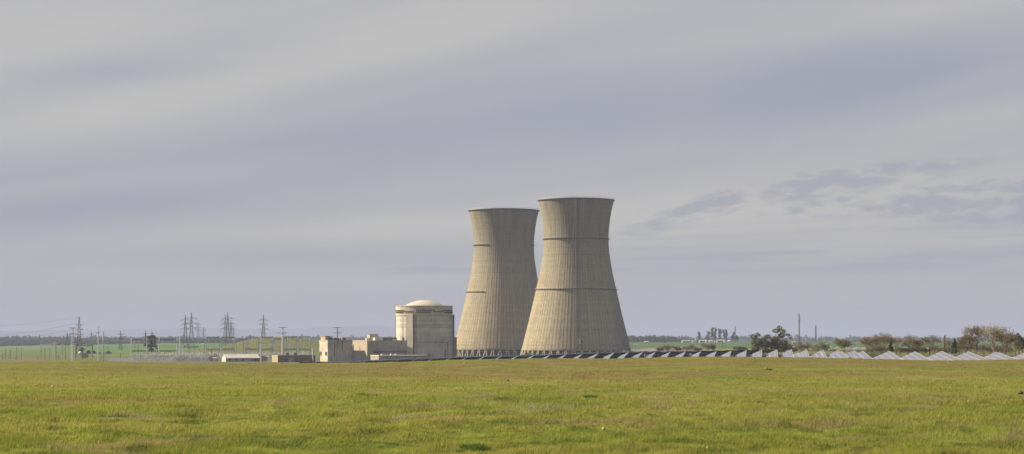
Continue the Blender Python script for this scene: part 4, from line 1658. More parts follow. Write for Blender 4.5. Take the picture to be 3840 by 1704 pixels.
wire(at(297, 1190, 1700), at(-60, 1227, 1600), 1.0, 'topmost thin wire from the slim pylon to the left edge')
wire(at(287, 1211, 1698), at(-60, 1259, 1560), 2.2, 'upper wire from the slim pylon to the left edge', .09)
wire(at(290, 1229, 1698), at(-60, 1281, 1560), 2.2, 'middle wire from the slim pylon to the left edge', .09)
wire(at(287, 1248, 1698), at(-60, 1293, 1560), 2.5, 'lowest wire from the slim pylon to the left edge')
wire(at(305, 1210, 1702), at(551, 1272, 1524), 2.0, 'upper wire from the slim pylon down to the tube gantry')
wire(at(305, 1229, 1702), at(597, 1275, 1524), 2.5, 'middle wire from the slim pylon down to the tube gantry')
wire(at(305, 1248, 1702), at(493, 1276, 1524), 2.5, 'lowest wire from the slim pylon down to the tube gantry')
for i, (a, c, s) in enumerate((((388, 1277, 1412), (551, 1281, 1520), 1.5), ((388, 1283, 1412), (664, 1294, 1520), 3), ((493, 1277, 1520), (664, 1280, 1520), 1.2), ((551, 1285, 1515), (664, 1306, 1515), 1.0),
                             ((664, 1305, 1500), (771, 1280, 1500), 1.5), ((690, 1300, 1520), (771, 1287, 1500), .6), ((771, 1275, 1498), (827, 1283, 1498), .8), ((882, 1272, 1498), (972, 1290, 1498), 1.2),
                             ((930, 1276, 1560), (1023, 1285, 1560), 1.4), ((1027, 1285, 1498), (1116, 1280, 1498), 1.4), ((1060, 1250, 1420), (1150, 1272, 1500), 1.2), ((1060, 1230, 1420), (1005, 1212, 2650), .5),
                             ((1078, 1280, 1560), (1168, 1280, 1500), 1.3), ((1168, 1275, 1500), (1200, 1282, 1420), .3), ((718, 1215, 2500), (820, 1268, 1500), 2.5), ((720, 1230, 2500), (771, 1270, 1500), 2))):
    wire(at(*a), at(*c), s, f'sagging pale wire over the substation, {nth(i + 1)} along from its left end', .055)


wl_ = []
for k, (x0, y0, x1, y1, D0, D1) in enumerate(((-60, 1296, 208, 1287, 1600, 1480), (-60, 1301, 210, 1288, 1610, 1482), (-60, 1307, 211, 1291, 1600, 1480), (211, 1287, 300, 1300, 1482, 1600), (211, 1290, 284, 1302, 1482, 1620), (85, 1305, 208, 1288, 1500, 1480),
                                          (387, 1262, 551, 1284, 1412, 1518), (387, 1270, 597, 1290, 1412, 1518), (280, 1252, 493, 1280, 1425, 1518), (280, 1232, 387, 1246, 1425, 1410), (597, 1283, 674, 1266, 1518, 1396), (674, 1262, 771, 1268, 1396, 1500),
                                          (674, 1275, 827, 1272, 1396, 1500), (827, 1268, 979, 1250, 1500, 1370), (979, 1245, 1060, 1232, 1370, 1420), (771, 1288, 930, 1290, 1498, 1560), (930, 1283, 1112, 1282, 1570, 1500), (1060, 1252, 1168, 1268, 1420, 1500),
                                          (854, 1200, 972, 1268, 2500, 1502), (988, 1212, 1116, 1267, 2650, 1502), (718, 1200, 827, 1268, 2500, 1502))):
    wire(at(x0, y0, D0), at(x1, y1, D1), 1.6 + .4 * (k % 3), f'thin grey conductor over the yard, {nth(k + 1)} of the finer ones from the left', .06)


# cell tower
p = on(2996.6, 2400)
H = (HY - 1178) / F * 2400 - p.z
t = thing('cell_tower', 'dark slender cell tower with clustered antennas standing above the right tree line', 'cell tower', p)
mb = MB()
for k in range(3):
    a = 2 * pi * k / 3
    mb.tube((.8 * math.cos(a), .8 * math.sin(a), -.3), (.55 * math.cos(a), .55 * math.sin(a), H), .16, n=5)
for k in range(40):
    for i in range(3):
        a, c = 2 * pi * i / 3, 2 * pi * (i + 1) / 3
        mb.tube((.7 * math.cos(a), .7 * math.sin(a), H * k / 40), (.7 * math.cos(c), .7 * math.sin(c), H * (k + 1) / 40), .10, n=3, caps=False)
mb.tube((0, 0, 0), (0, 0, H), .32, n=6)
mb.build('mast', 'dark_metal', t)
for lv, (z, r) in enumerate(((H - .8, 1.9), (H - 4.4, 1.9), (H - 6.4, 1.4))):
    mb = MB()
    mb.lathe([(r - .1, z), (r + .1, z), (r + .1, z + .15), (r - .1, z + .15)], 12, closed=True)
    for k in range(3):
        mb.tube((0, 0, z + .07), (r * math.cos(2.1 * k), r * math.sin(2.1 * k), z + .07), .09, n=4)
    fr_ = mb.build('antenna_frame', 'dark_metal', t)
    for k in range(8):
        a = 2 * pi * k / 8
        mb = MB()
        mb.box((r * math.cos(a), r * math.sin(a), z + .1), (.4, .4, 2.0), a)
        mb.build('antenna', 'galvanised', fr_)
for (x, z, r) in ((-2.1, H - .4, 1.0), (-1.3, H - 7.6, .7)):
    mb = MB()
    mb.lathe([(.01, -.35), (r * .6, -.25), (r, .12), (r, .3), (.01, .3)], 14)
    o = mb.build('dish', 'white_paint', t)
    o.location = (x, -1.1, z)
    o.rotation_euler = (R(80), 0, R(-15))
mb = MB()
mb.box((2.2, 0, 1.2), (2.2, 2.2, 2.8))
mb.build('equipment_cabinet', 'dark_metal', t)


# ------------------------------------------------------------------ solar array rows
VPX = 2860.0
ROW_DIR = Vector(((VPX - HX) / F, 1.0, 0)).normalized()        # runs away from the photographer
TILT = R(24)
PW, PL = 4.7, 4.0


def panel_meshes():
    mb = MB()
    n = 2
    mb.m = 0
    mb.box((0, 0, .02), (PW - .1, PL - .14, .05))
    mb.m = 1
    mb.box((0, 0, -.045), (PW - .1, PL - .14, .07))
    mb.m = 2
    for y in (-PL / 2 + .04, PL / 2 - .04):
        mb.box((0, y, -.01), (PW, .05, .10))
    for x in (-PW / 2 + .03, PW / 2 - .03):
        mb.box((x, 0, .0), (.09, PL - .14, .11))
    for x in (-PW / 4, 0, PW / 4):
        mb.box((x, 0, .048), (.12, PL - .30, .014))
    me = mb.mesh('solar_panel', ['panel_glass', 'panel_back', 'panel_frame'])
    mb = MB()
    mb.tube((0, 0, -2.6), (0, 0, 0), .11, n=6)
    return me, mb.mesh('post', ['galvanised'])


PANEL, POST = panel_meshes()


def solar_row(px, py, D, length, label, group, vp=VPX, broken=()):
    """px, py: upper right far corner of the row as photographed, D its distance"""
    rdir = Vector(((vp - HX) / F, 1.0, 0)).normalized()
    tp = at(px, py, D)
    c0 = tp + Vector((-PW / 2 * math.cos(TILT), 0, -PW / 2 * math.sin(TILT)))      # axis at the far end
    t = thing('solar_row', label, 'solar row', (c0.x, c0.y, zf(c0.x, c0.y)), group)
    lift = c0.z - zf(c0.x, c0.y)
    n = int(length / PL)
    pts = []
    for k in range(n + 1):
        q = c0 - rdir * (PL * k)
        g = zf(q.x, q.y)
        pts.append(Vector((q.x, q.y, g + lift)))
    ax = []
    for k in range(n):
        a, b_ = pts[k], pts[k + 1]
        yv = (a - b_).normalized()
        xv = yv.cross(Vector((0, 0, 1))).normalized()
        zv = xv.cross(yv)
        dt = TILT + random.uniform(-.012, .012)
        # tilted towards the sun on the left: the right edge is the high one
        x2 = xv * math.cos(dt) + zv * math.sin(dt)
        z2 = x2.cross(yv)
        mid = (a + b_) / 2
        if k not in broken:
            o = bpy.data.objects.new('solar_panel', PANEL)
            C.objects.link(o)
            o.parent = t
            mt = Matrix(((x2.x, yv.x, z2.x, mid.x - t.location.x), (x2.y, yv.y, z2.y, mid.y - t.location.y), (x2.z, yv.z, z2.z, mid.z - t.location.z), (0, 0, 0, 1)))
            o.matrix_local = mt
        if k % 2 == 0:
            o = bpy.data.objects.new('post', POST)
            C.objects.link(o)
            o.parent = t
            o.location = mid - t.location - zv * .12
    mb = MB()
    mb.path([q - Vector((0, 0, .14)) for q in pts], .12, 5)
    mb.build('torque_tube', 'galvanised', t, t)
    return t


# nearer array at the right
nb = [(2905, 1325), (2990, 1323), (3075, 1321), (3153, 1319), (3235, 1317), (3332, 1318), (3430, 1319), (3528, 1319), (3630, 1319), (3731, 1322), (3836, 1325), (3942, 1328)]
for i, (px, py) in enumerate(nb[:-1] + nb[-1:]):
    k = len(nb) - 1 - i
    lab = 'pale solar row of the nearer array cut off by the right edge of the view' if k == 0 else f'pale solar row, {nth(k)} from the right among whole rows of the nearer array'
    solar_row(px, py, 483 + (6 if i % 2 else 0), 76, lab, 'rows of the nearer solar array')
# middle array running the whole width in front of the towers
ma = []
for px, py in ((2305, 1322), (2359, 1321), (2411, 1320.5), (2458, 1321), (2515, 1320), (2572, 1319), (2629, 1318), (2687, 1317.5), (2743, 1316), (2800, 1314), (2857, 1312.5), (2914, 1311.5), (2968, 1310.5), (3025, 1312), (3086, 1313), (3144, 1314), (3202, 1314)):
    ma.append((px, py))
px = 2305
while px > 760:
    px -= 60 if px > 2000 else 63
    py = float(np.interp(px, [700, 1000, 1300, 1450, 1656, 1850, 2000, 2180, 2305], [1361, 1361, 1356, 1349, 1341.5, 1337, 1332, 1328, 1322]))
    ma.append((px, py))
ma.sort()
for i, (px, py) in enumerate(ma):
    solar_row(px, py, 838, 72 if px > 2300 else 60, f'solar row, {nth(i + 1)} from the left in the middle array in front of the cooling towers', 'rows of the middle solar array')
# rear array, dark backs behind the middle one
ra = []
px = 2880
while px > 1360:
    py = float(np.interp(px, [1350, 1640, 1900, 2080, 2300, 2500, 2860], [1352, 1339, 1332.5, 1328.5, 1318.5, 1316, 1312.5]))
    ra.append((px, py))
    px -= 50
ra.sort()
for i, (px, py) in enumerate(ra):
    solar_row(px, py, 985, 112, f'dark solar row seen from behind, {nth(i + 1)} from the left in the rear array', 'rows of the rear solar array', 3350)
# far array behind the shrubs
fa = [(2995, 1292), (3018, 1292), (3040, 1293), (3078, 1296), (3112, 1299), (3140, 1301), (3178, 1303), (3210, 1302), (3236, 1304), (3390, 1301), (3440, 1303), (3480, 1305)]
for i, (px, py) in enumerate(fa):
    solar_row(px, py, 1200, 40, f'far pale solar row behind the shrubs, {nth(i + 1)} from the left of the distant array', 'rows of the distant solar array')
# field inverter cabinets between the rows
for i, (px, py, D) in enumerate(((2589, 1336, 835), (2421, 1338, 838))):
    p = at(px, py, D)
    g = zf(p.x, p.y)
    t = thing('inverter_cabinet', ('white cabinet standing between solar rows right of the towers', 'small grey cabinet between solar rows left of the white one')[i], 'cabinet', (p.x, p.y, g))
    w_ = .95 if i == 0 else .7
    mb = MB()
    mb.box((0, 0, .85), (w_, .7, 1.7))
    mb.build('casing', 'white_paint' if i == 0 else 'galvanised', t)
    mb = MB()
    mb.box((0, -.38, .9), (w_ * .85, .04, 1.4))
    mb.build('door', 'galvanised', t)


# ------------------------------------------------------------------ vegetation
def leaf_cloud(rng, lobes, n, size, cols):
    """lobes: (x, y, z, rx, rz) ; leaf clumps as small bent quads through each lobe"""
    L_ = np.array(lobes, float)
    wgt = L_[:, 3] ** 2 * L_[:, 4]
    k = rng.choice(len(L_), n, p=wgt / wgt.sum())
    d = rng.normal(size=(n, 3))
    d /= np.linalg.norm(d, axis=1)[:, None]
    rad = rng.uniform(0.35, 1.05, n) ** 0.6
    c = L_[k, :3] + d * rad[:, None] * np.stack([L_[k, 3], L_[k, 3], L_[k, 4]], 1)
    u = rng.normal(size=(n, 3))
    u /= np.linalg.norm(u, axis=1)[:, None]
    v = np.cross(u, rng.normal(size=(n, 3)))
    v /= np.linalg.norm(v, axis=1)[:, None]
    s = size * rng.uniform(.55, 1.35, n)[:, None]
    V = np.stack([c - u * s - v * s * .5, c + u * s * .3 - v * s * .75, c + u * s + v * s * .4, c - u * s * .25 + v * s * .8], 1).reshape(-1, 3)
    Q = np.arange(4 * n).reshape(-1, 4)
    cols = np.array(cols, float)
    lobe_c = cols[rng.integers(0, len(cols), len(L_))]
    col = lobe_c[k] * .55 + cols[rng.integers(0, len(cols), n)] * .45
    col = col * rng.uniform(.75, 1.25, n)[:, None]
    return V, Q, col


def link_mesh(name, me, parent=None):
    o = bpy.data.objects.new(name, me)
    C.objects.link(o)
    if parent is not None:
        o.parent = parent
    return o


OLIVE = [(.15, .135, .055), (.18, .155, .07), (.12, .11, .046), (.20, .145, .08)]
EUCA = [(.14, .145, .065), (.175, .175, .085), (.12, .118, .055), (.19, .145, .085), (.10, .10, .055)]
YOLIVE = [(.17, .155, .045), (.13, .125, .038), (.19, .165, .055)]
GOLD = [(.20, .150, .060), (.16, .120, .050), (.14, .112, .05), (.23, .180, .080)]
DARKG = [(.04, .05, .022), (.055, .065, .028), (.03, .04, .02), (.08, .09, .03)]
BROWNS = [(.155, .138, .066), (.13, .116, .058), (.175, .155, .075), (.12, .114, .05)]


def limbs(mb, rng, base, H, spread, lobes, r0):
    top = Vector((base[0] + rng.uniform(-.05, .05) * H, base[1], base[2] + H * .35))
    mb.tube((base[0], base[1], base[2] - .4), top, r0, r0 * .7, 6)
    for l in lobes:
        e = Vector(l[:3])
        mid = top.lerp(e, .5) + Vector((rng.normal(0, .04 * H), rng.normal(0, .04 * H), .03 * H))
        mb.tube(top, mid, r0 * .5, r0 * .32, 5)
        mb.tube(mid, e, r0 * .32, r0 * .12, 4)
        for q in range(3):
            f = e + Vector(rng.normal(0, 1, 3)) * l[3] * .6
            mb.tube(mid.lerp(e, .6), f, r0 * .16, r0 * .06, 3)


def leafy_tree(px, py_top, D, width_px, label, cols, seed, name='tree', nl=9, leaves=1400, size=.34, m='bark', py_base=None, shape='round', group=None, cat='tree', dens=1.0, lobes_px=None):
    rng = np.random.default_rng(seed)
    p = on(px, D) if py_base is None else at(px, py_base, D)
    mtr = D / F
    H = (HY - py_top) * mtr - p.z
    W = width_px * mtr
    t = thing(name, label, cat, p, group)
    lobes = []
    if lobes_px:
        for (lx, ly, lr, lz) in lobes_px:
            lobes.append(((lx - px) * mtr, rng.uniform(-.3, .3) * W * .4, (HY - ly) * mtr - p.z, lr * mtr, lz * mtr))
    else:
        for k in range(nl):
            f = (k + .5) / nl
            a = rng.uniform(0, 2 * pi)
            if shape == 'round':
                z = H * rng.uniform(.38, .88)
                rr = W * .5 * math.sqrt(max(.05, 1 - ((z / H - .55) / .45) ** 2)) * rng.uniform(.25, .8)
                lr = W * rng.uniform(.16, .27)
                lz = H * rng.uniform(.10, .17)
            elif shape == 'column':
                z = H * (.28 + .65 * f)
                rr = W * .42 * rng.uniform(0, 1) * (1.2 - .7 * f)
                lr = W * rng.uniform(.14, .30)
                lz = H * rng.uniform(.04, .10)
            elif shape == 'cone':
                z = H * (.15 + .8 * f)
                rr = W * .3 * (1 - f) * rng.uniform(.2, 1)
                lr = W * (.34 * (1 - f) + .07)
                lz = H * .08
            elif shape == 'vase':
                z = H * rng.uniform(.45, .92)
                rr = W * .42 * (z / H) ** 1.2 * rng.uniform(.35, 1)
                lr = W * rng.uniform(.13, .2)
                lz = H * rng.uniform(.08, .13)
            else:                                      # shrub
                z = H * rng.uniform(.12, .78)
                rr = W * .42 * rng.uniform(.1, 1) * (1.15 - .6 * z / H)
                lr = W * rng.uniform(.16, .26)
                lz = H * rng.uniform(.14, .22)
            lobes.append((rr * math.cos(a), rr * math.sin(a) * .8, min(z, H - lz * .8), lr, lz))
    mb = MB()
    limbs(mb, rng, (0, 0, 0), H, W, lobes, max(H * .022, .08))
    mb.build('trunk', m, t)
    V, Q, col = leaf_cloud(rng, lobes, int(leaves * 1.7), size * .72, cols)
    link_mesh('crown', fast_mesh('crown', V, Q, 'leaf', col), t)
    return t


def bare_tree(px, py_top, D, width_px, label, seed, m='bark', leaves=250, cols=BROWNS, py_base=None, levels=5, up=.55, name='bare_tree', size=.22, twig=.028, cat='tree', group=None, fork=.13):
    rng = random.Random(seed)
    p = on(px, D) if py_base is None else at(px, py_base, D)
    mtr = D / F
    H = (HY - py_top) * mtr - p.z
    W = width_px * 1.5 * mtr
    t = thing(name, label, cat, p, group)
    trunk, tw, tips = MB(), MB(), []
    segs = []

    def grow(q, d, ln, r, lv):
        e = q + d * ln
        bend = q + d * ln * .5 + Vector((rng.gauss(0, .07), rng.gauss(0, .07), rng.gauss(0, .05))) * ln
        segs.append((q, bend, r, r * .84, lv))
        segs.append((bend, e, r * .84, r * .68, lv))
        if lv >= levels:
            tips.append(e)
            return
        nb_ = rng.choice((2, 3, 3)) if lv else rng.choice((4, 5))
        a0 = rng.uniform(0, 2 * pi)
        for k in range(nb_):
            a = a0 + 2 * pi * k / nb_ + rng.uniform(-.5, .5)
            side = Vector((math.cos(a), math.sin(a), 0))
            sp = rng.uniform(.25, 1.0) if lv else rng.uniform(.15, .85)
            nd = (d * (1 - .35 * sp) + side * sp * .8 + Vector((0, 0, up * rng.uniform(-.45, .75)))).normalized()
            grow(e if rng.random() < .7 else bend.lerp(e, .5), nd, (ln * rng.uniform(.66, .86) if lv else rng.uniform(.16, .24)), max(r * .58, twig), lv + 1)
        if lv:
            tips.append(e)
    grow(Vector((0, 0, -.02)), Vector((rng.uniform(-.1, .1), 0, 1)).normalized(), fork, .02, 0)
    zm = max(s[1].z for s in segs)
    xm = max(abs(s[1].x) for s in segs)
    sx, sz = W * .5 / xm, H / zm
    S = lambda v: Vector((v.x * sx, v.y * sx, v.z * sz))
    trunk.tube((0, 0, -.6), S(segs[0][0]), H * .028, H * .028, 5, False)
    r0 = H * .028
    for a, b_, ra_, rb_, lv in segs:
        mbx = trunk if lv <= 1 else tw
        f = (.55 ** lv) * r0
        mbx.tube(S(a), S(b_), max(f, twig), max(f * .8, twig), 5 if lv <= 1 else 3, False)
    trunk.build('trunk', m, t)
    tw.build('crown', m, t)
    leaves = int(leaves * .72)
    if leaves:
        rg = np.random.default_rng(seed)
        tp = np.array([S(q) for q in tips])
        c = tp[rg.integers(0, len(tp), leaves)] + rg.normal(0, .25, (leaves, 3))
        u = rg.normal(size=(leaves, 3))
        u /= np.linalg.norm(u, axis=1)[:, None]
        v = np.cross(u, rg.normal(size=(leaves, 3)))
        v /= np.linalg.norm(v, axis=1)[:, None]
        s = size * rg.uniform(.5, 1.2, leaves)[:, None]
        V = np.stack([c - u * s, c - v * s * .6, c + u * s, c + v * s * .6], 1).reshape(-1, 3)
        cc = np.array(cols)[rg.integers(0, len(cols), leaves)] * rg.uniform(.7, 1.25, leaves)[:, None]
        link_mesh('leaves', fast_mesh('leaves', V, np.arange(4 * leaves).reshape(-1, 4), 'leaf', cc), t)['kind'] = 'stuff'
    return t


# the big eucalyptus right of the middle
leafy_tree(2890, 1221, 900, 160, 'large ragged dark eucalyptus behind the panels, taller lobe leaning right', EUCA, 5, 'eucalyptus_tree', leaves=3900, size=.34, py_base=1330,
           lobes_px=[(2828, 1263, 14, 11), (2843, 1256, 12, 8), (2838, 1285, 22, 16), (2832, 1305, 18, 12), (2862, 1270, 13, 11), (2880, 1263, 14, 9), (2868, 1292, 22, 14), (2860, 1312, 24, 12),
                     (2908, 1242, 15, 9), (2926, 1231, 12, 9), (2937, 1243, 13, 8), (2930, 1258, 15, 10), (2955, 1256, 10, 7), (2966, 1265, 6, 8), (2912, 1272, 18, 12), (2905, 1295, 22, 15),
                     (2938, 1287, 18, 13), (2958, 1302, 16, 12), (2930, 1310, 22, 12), (2975, 1312, 14, 9), (2890, 1318, 20, 8), (2896, 1280, 10, 10)])
bare_tree(3010, 1284, 890, 70, 'low grey-brown shrub right of the large eucalyptus', 6, leaves=1300, cols=[(.15, .12, .09), (.12, .10, .075), (.17, .14, .10)], py_base=1330, levels=5, up=.35, name='shrub', size=.22, twig=.035, cat='shrub', fork=.02)
bare_tree(3082, 1279, 870, 46, 'small olive-green vase-shaped tree in front of the distant panels', 7, leaves=1700, cols=YOLIVE, py_base=1327, levels=5, up=.75, name='olive_tree', size=.22, twig=.035, fork=.08)
bare_tree(3162, 1268, 850, 60, 'taller olive-green vase-shaped tree right of the small one', 8, leaves=2600, cols=YOLIVE, py_base=1330, levels=6, up=.75, name='olive_tree', size=.22, twig=.035, fork=.08)
bare_tree(3305, 1247, 640, 120, 'broad golden-brown twiggy tree behind the near panels', 9, leaves=2600, cols=GOLD, py_base=1330, levels=6, up=.4, name='golden_tree', size=.16, twig=.03)
bare_tree(3252, 1268, 655, 60, 'smaller golden-brown twiggy tree left of the broad one', 19, leaves=1000, cols=GOLD, py_base=1328, levels=5, up=.4, name='golden_tree', size=.16, twig=.03)
leafy_tree(3341, 1272, 590, 26, 'small dark conifer at the edge of the golden tree', DARKG, 10, 'conifer_tree', nl=9, leaves=900, size=.17, py_base=1325, shape='cone')
bare_tree(3361, 1268, 620, 40, 'thin bare tree right of the small dark conifer', 11, leaves=150, py_base=1325)
bare_tree(3416, 1258, 610, 64, 'flat-topped olive tree with dark branching trunk', 12, leaves=2200, cols=[(.17, .15, .055), (.14, .125, .05), (.19, .15, .08)], py_base=1326, levels=6, up=.45, name='vase_tree', size=.14, twig=.028, fork=.10)
bare_tree(3487, 1255, 610, 86, 'wide leaning bare tree right of the flat-topped olive tree', 13, leaves=500, py_base=1328, levels=6, up=.3)
bare_tree(3556, 1272, 600, 40, 'slim bare tree beside the dark wooden pole', 14, leaves=100, py_base=1328)
leafy_tree(3580, 1266, 580, 32, 'dark green conifer with broken outline right of the wooden pole', DARKG + [(.10, .11, .03)], 15, 'conifer_tree', nl=10, leaves=1300, size=.17, py_base=1334, shape='cone')
bare_tree(3622, 1256, 600, 64, 'yellowish bare tree right of the dark conifer', 16, leaves=1100, cols=YOLIVE, py_base=1330, levels=6)
bare_tree(3658, 1216, 590, 74, 'tall dark bare tree with fine upper twigs', 17, leaves=600, py_base=1334, levels=6, up=.7)
bare_tree(3728, 1213, 585, 80, 'tall bare tree with pale white bark', 18, m='pale_bark', leaves=450, cols=GOLD, py_base=1332, levels=6, up=.75, twig=.032)
bare_tree(3768, 1228, 575, 90, 'dense brown tree with rounded crown at the right', 20, leaves=2200, cols=BROWNS, py_base=1340, levels=6, up=.5)
leafy_tree(3822, 1250, 590, 50, 'dark evergreen tree near the right edge of the view', DARKG + EUCA, 21, 'evergreen_tree', nl=12, leaves=2200, size=.2, py_base=1330)
bare_tree(3806, 1252, 570, 60, 'brown twiggy tree in front of the dark evergreen', 22, leaves=900, cols=BROWNS, py_base=1336, levels=5)
leafy_tree(3865, 1246, 600, 56, 'dark evergreen tree cut by the right edge of the view', DARKG + EUCA, 23, 'evergreen_tree', nl=12, leaves=2000, size=.2, py_base=1330)
for i, (px, py, w_) in enumerate(sorted(((3375, 1300, 44), (3440, 1297, 50), (3500, 1296, 56), (3548, 1300, 44), (3600, 1296, 50), (3645, 1290, 54), (3690, 1288, 60), (3735, 1292, 56), (3790, 1284, 64), (3838, 1286, 60), (3275, 1296, 56), (3322, 1294, 50), (3405, 1306, 56), (3465, 1304, 56), (3570, 1304, 50), (3715, 1300, 60), (3765, 1298, 60)))):
    bare_tree(px, py, 620, w_, f'low brown brush under the bare trees, {nth(i + 1)} clump from the left', 40 + i, leaves=1300, cols=BROWNS + OLIVE, py_base=1330, levels=5, up=.3, name='brush', size=.14, fork=.02, cat='shrub', group='brush under the bare trees')
# shrubs in the meadow behind the middle array
for i, (zx, zy, w_) in enumerate(((760, 725, 26), (890, 680, 36), (1050, 705, 28), (1255, 683, 46), (1390, 725, 24), (1560, 645, 46), (1650, 672, 14), (2060, 705, 30), (2140, 712, 26))):
    bare_tree(2300 + zx / 4.396, 1140 + zy / 4.396, 1080, w_ * .95, f'olive-brown shrub behind the rear panels, {nth(i + 1)} from the left in the meadow', 60 + i, leaves=700, cols=OLIVE + BROWNS + YOLIVE, py_base=1319,
              levels=4, up=.4, name='shrub', size=.30, twig=.05, cat='shrub', group='meadow shrubs behind the panels', fork=.02)
# tall trees by the far farm
for i, (zx, zy, w_, sh) in enumerate(((1418, 452, 17, 'column'), (1562, 438, 24, 'column'), (1632, 374, 18, 'column'), (1682, 376, 16, 'column'), (1760, 395, 26, 'column'), (1822, 415, 14, 'column'), (1862, 412, 14, 'column'), (1975, 468, 16, 'column'), (2040, 520, 16, 'round'))):
    leafy_tree(2300 + zx / 4.396, 1140 + zy / 4.396, 3200, w_, f'tall grey-green tree by the distant farm, {nth(i + 1)} from the left', EUCA + [(.12, .125, .08)], 80 + i, 'farm_tree', nl=13, leaves=420, size=.72,
               shape=sh, group='tall trees by the far farm')
# dark eucalyptus in the substation and the grove behind the portal
leafy_tree(569, 1257, 1650, 50, 'dark ragged eucalyptus standing between the tube gantry posts', EUCA + DARKG, 95, 'eucalyptus_tree', leaves=1800, size=.5, py_base=1325,
           lobes_px=[(558, 1266, 9, 6), (571, 1263, 11, 6), (580, 1270, 8, 6), (562, 1280, 10, 7), (576, 1284, 11, 8), (548, 1294, 10, 5), (566, 1297, 10, 7), (582, 1298, 8, 5), (587, 1307, 5, 3), (568, 1311, 10, 6), (553, 1303, 6, 4)])
for i, (px, py, w_) in enumerate(((308, 1303, 26), (330, 1310, 24), (352, 1315, 20), (372, 1316, 18), (405, 1314, 28))):
    leafy_tree(px, py, 2000, w_, f'round dark bush behind the small portal, {nth(i + 1)} from the left', [(.075, .07, .06), (.06, .06, .05), (.09, .08, .065)] if i < 4 else BROWNS, 100 + i, 'bush', nl=8, leaves=450, size=.6,
               py_base=1333, shape='shrub', cat='bush', group='bushes behind the portal')
leafy_tree(1612, 1310, 1320, 30, 'bare grey shrub against the foot of the round containment building', [(.12, .11, .10), (.10, .09, .085)], 110, 'shrub', nl=8, leaves=260, size=.22, shape='shrub', cat='shrub', py_base=1345)
leafy_tree(1975, 1320, 1500, 34, 'olive bush at the foot of the right cooling tower', YOLIVE, 111, 'bush', nl=8, leaves=450, size=.4, shape='shrub', cat='bush', py_base=1336)


# far woods: one mass each
def woods(name, spots, cols, seed, n=46, size=1.5):
    rng = np.random.default_rng(seed)
    Vs, cs = [], []
    for (X, Y, h, wd_, tall) in spots:
        z = zf(X, Y)
        k = 3
        lob = [(X + rng.uniform(-.25, .25) * wd_, Y, z + h * rng.uniform(.3, .8), wd_ * rng.uniform(.25, .45), h * rng.uniform(.18, .3)) for _ in range(k)]
        lob.append((X, Y, z + h * .3, wd_ * .5, h * .32))
        if tall:
            lob = [(X, Y, z + h * q, wd_ * .3 * (1.1 - q), h * .16) for q in (.25, .5, .75, .92)]
        V, Q, c = leaf_cloud(rng, lob, n, size * wd_ / 9.0, cols)
        Vs.append(V)
        cs.append(c * rng.uniform(.8, 1.2))
    V = np.concatenate(Vs)
    me = fast_mesh(name, V, np.arange(len(V)).reshape(-1, 4), 'leaf', np.concatenate(cs))
    o = link_mesh(name, me)
    o['kind'] = 'stuff'
    return o


WOODC = [(.034, .042, .032), (.045, .05, .038), (.028, .034, .028), (.056, .056, .042)]
rw = random.Random(5)
sp = []
for k in range(2400):                       # wooded slopes at the left
    D = rw.uniform(4150, 5900)
    px = rw.uniform(-300, 930)
    sp.append(((px - HX) / F * D, D, rw.uniform(4.5, 9.5), rw.uniform(6, 12), False))
for px, h, w_ in ((50, 16, 14), (75, 13, 12), (95, 14, 16), (110, 15, 14), (118, 14, 12), (190, 12, 22), (235, 10, 16), (355, 14, 14), (372, 11, 12), (400, 9, 20), (20, 10, 20)):
    sp.append(((px - HX) / F * 5500, 5500, h, w_, False))
woods('wooded_slope', sp, WOODC, 1, 30, 1.9)
sp = []
for k in range(260):                        # grey-green grove right of the tower
    px = rw.uniform(2330, 2575)
    D = rw.uniform(3400, 3650)
    sp.append(((px - HX) / F * D, D, rw.uniform(7, 12) * (1.0 if px < 2520 else .7), rw.uniform(5, 8), rw.random() < .15))
woods('grove', sp, [(.075, .08, .05), (.095, .09, .06), (.06, .065, .042)], 2, 70, 1.2)
sp = []
for k in range(1700):                       # long far tree line
    px = rw.uniform(-200, 4200)
    D = rw.uniform(6200, 7600)
    big = rw.random() < .08
    sp.append(((px - HX) / F * D, D, rw.uniform(10, 15) * (1.4 if big else 1) * (1.0 + .25 * math.sin(px / 61.0) * math.sin(px / 23.0)), rw.uniform(8, 16), rw.random() < .12))
woods('far_woods', sp, WOODC, 3, 40, 1.7)
sp = []
for k in range(120):                        # orchard strip below the line at the right
    px = rw.uniform(3120, 3900)
    D = rw.uniform(3700, 3900)
    sp.append(((px - HX) / F * D, D, rw.uniform(3, 5), rw.uniform(5, 8), False))
woods('orchard', sp, [(.09, .10, .05), (.11, .11, .06)], 4, 30, 1.3)


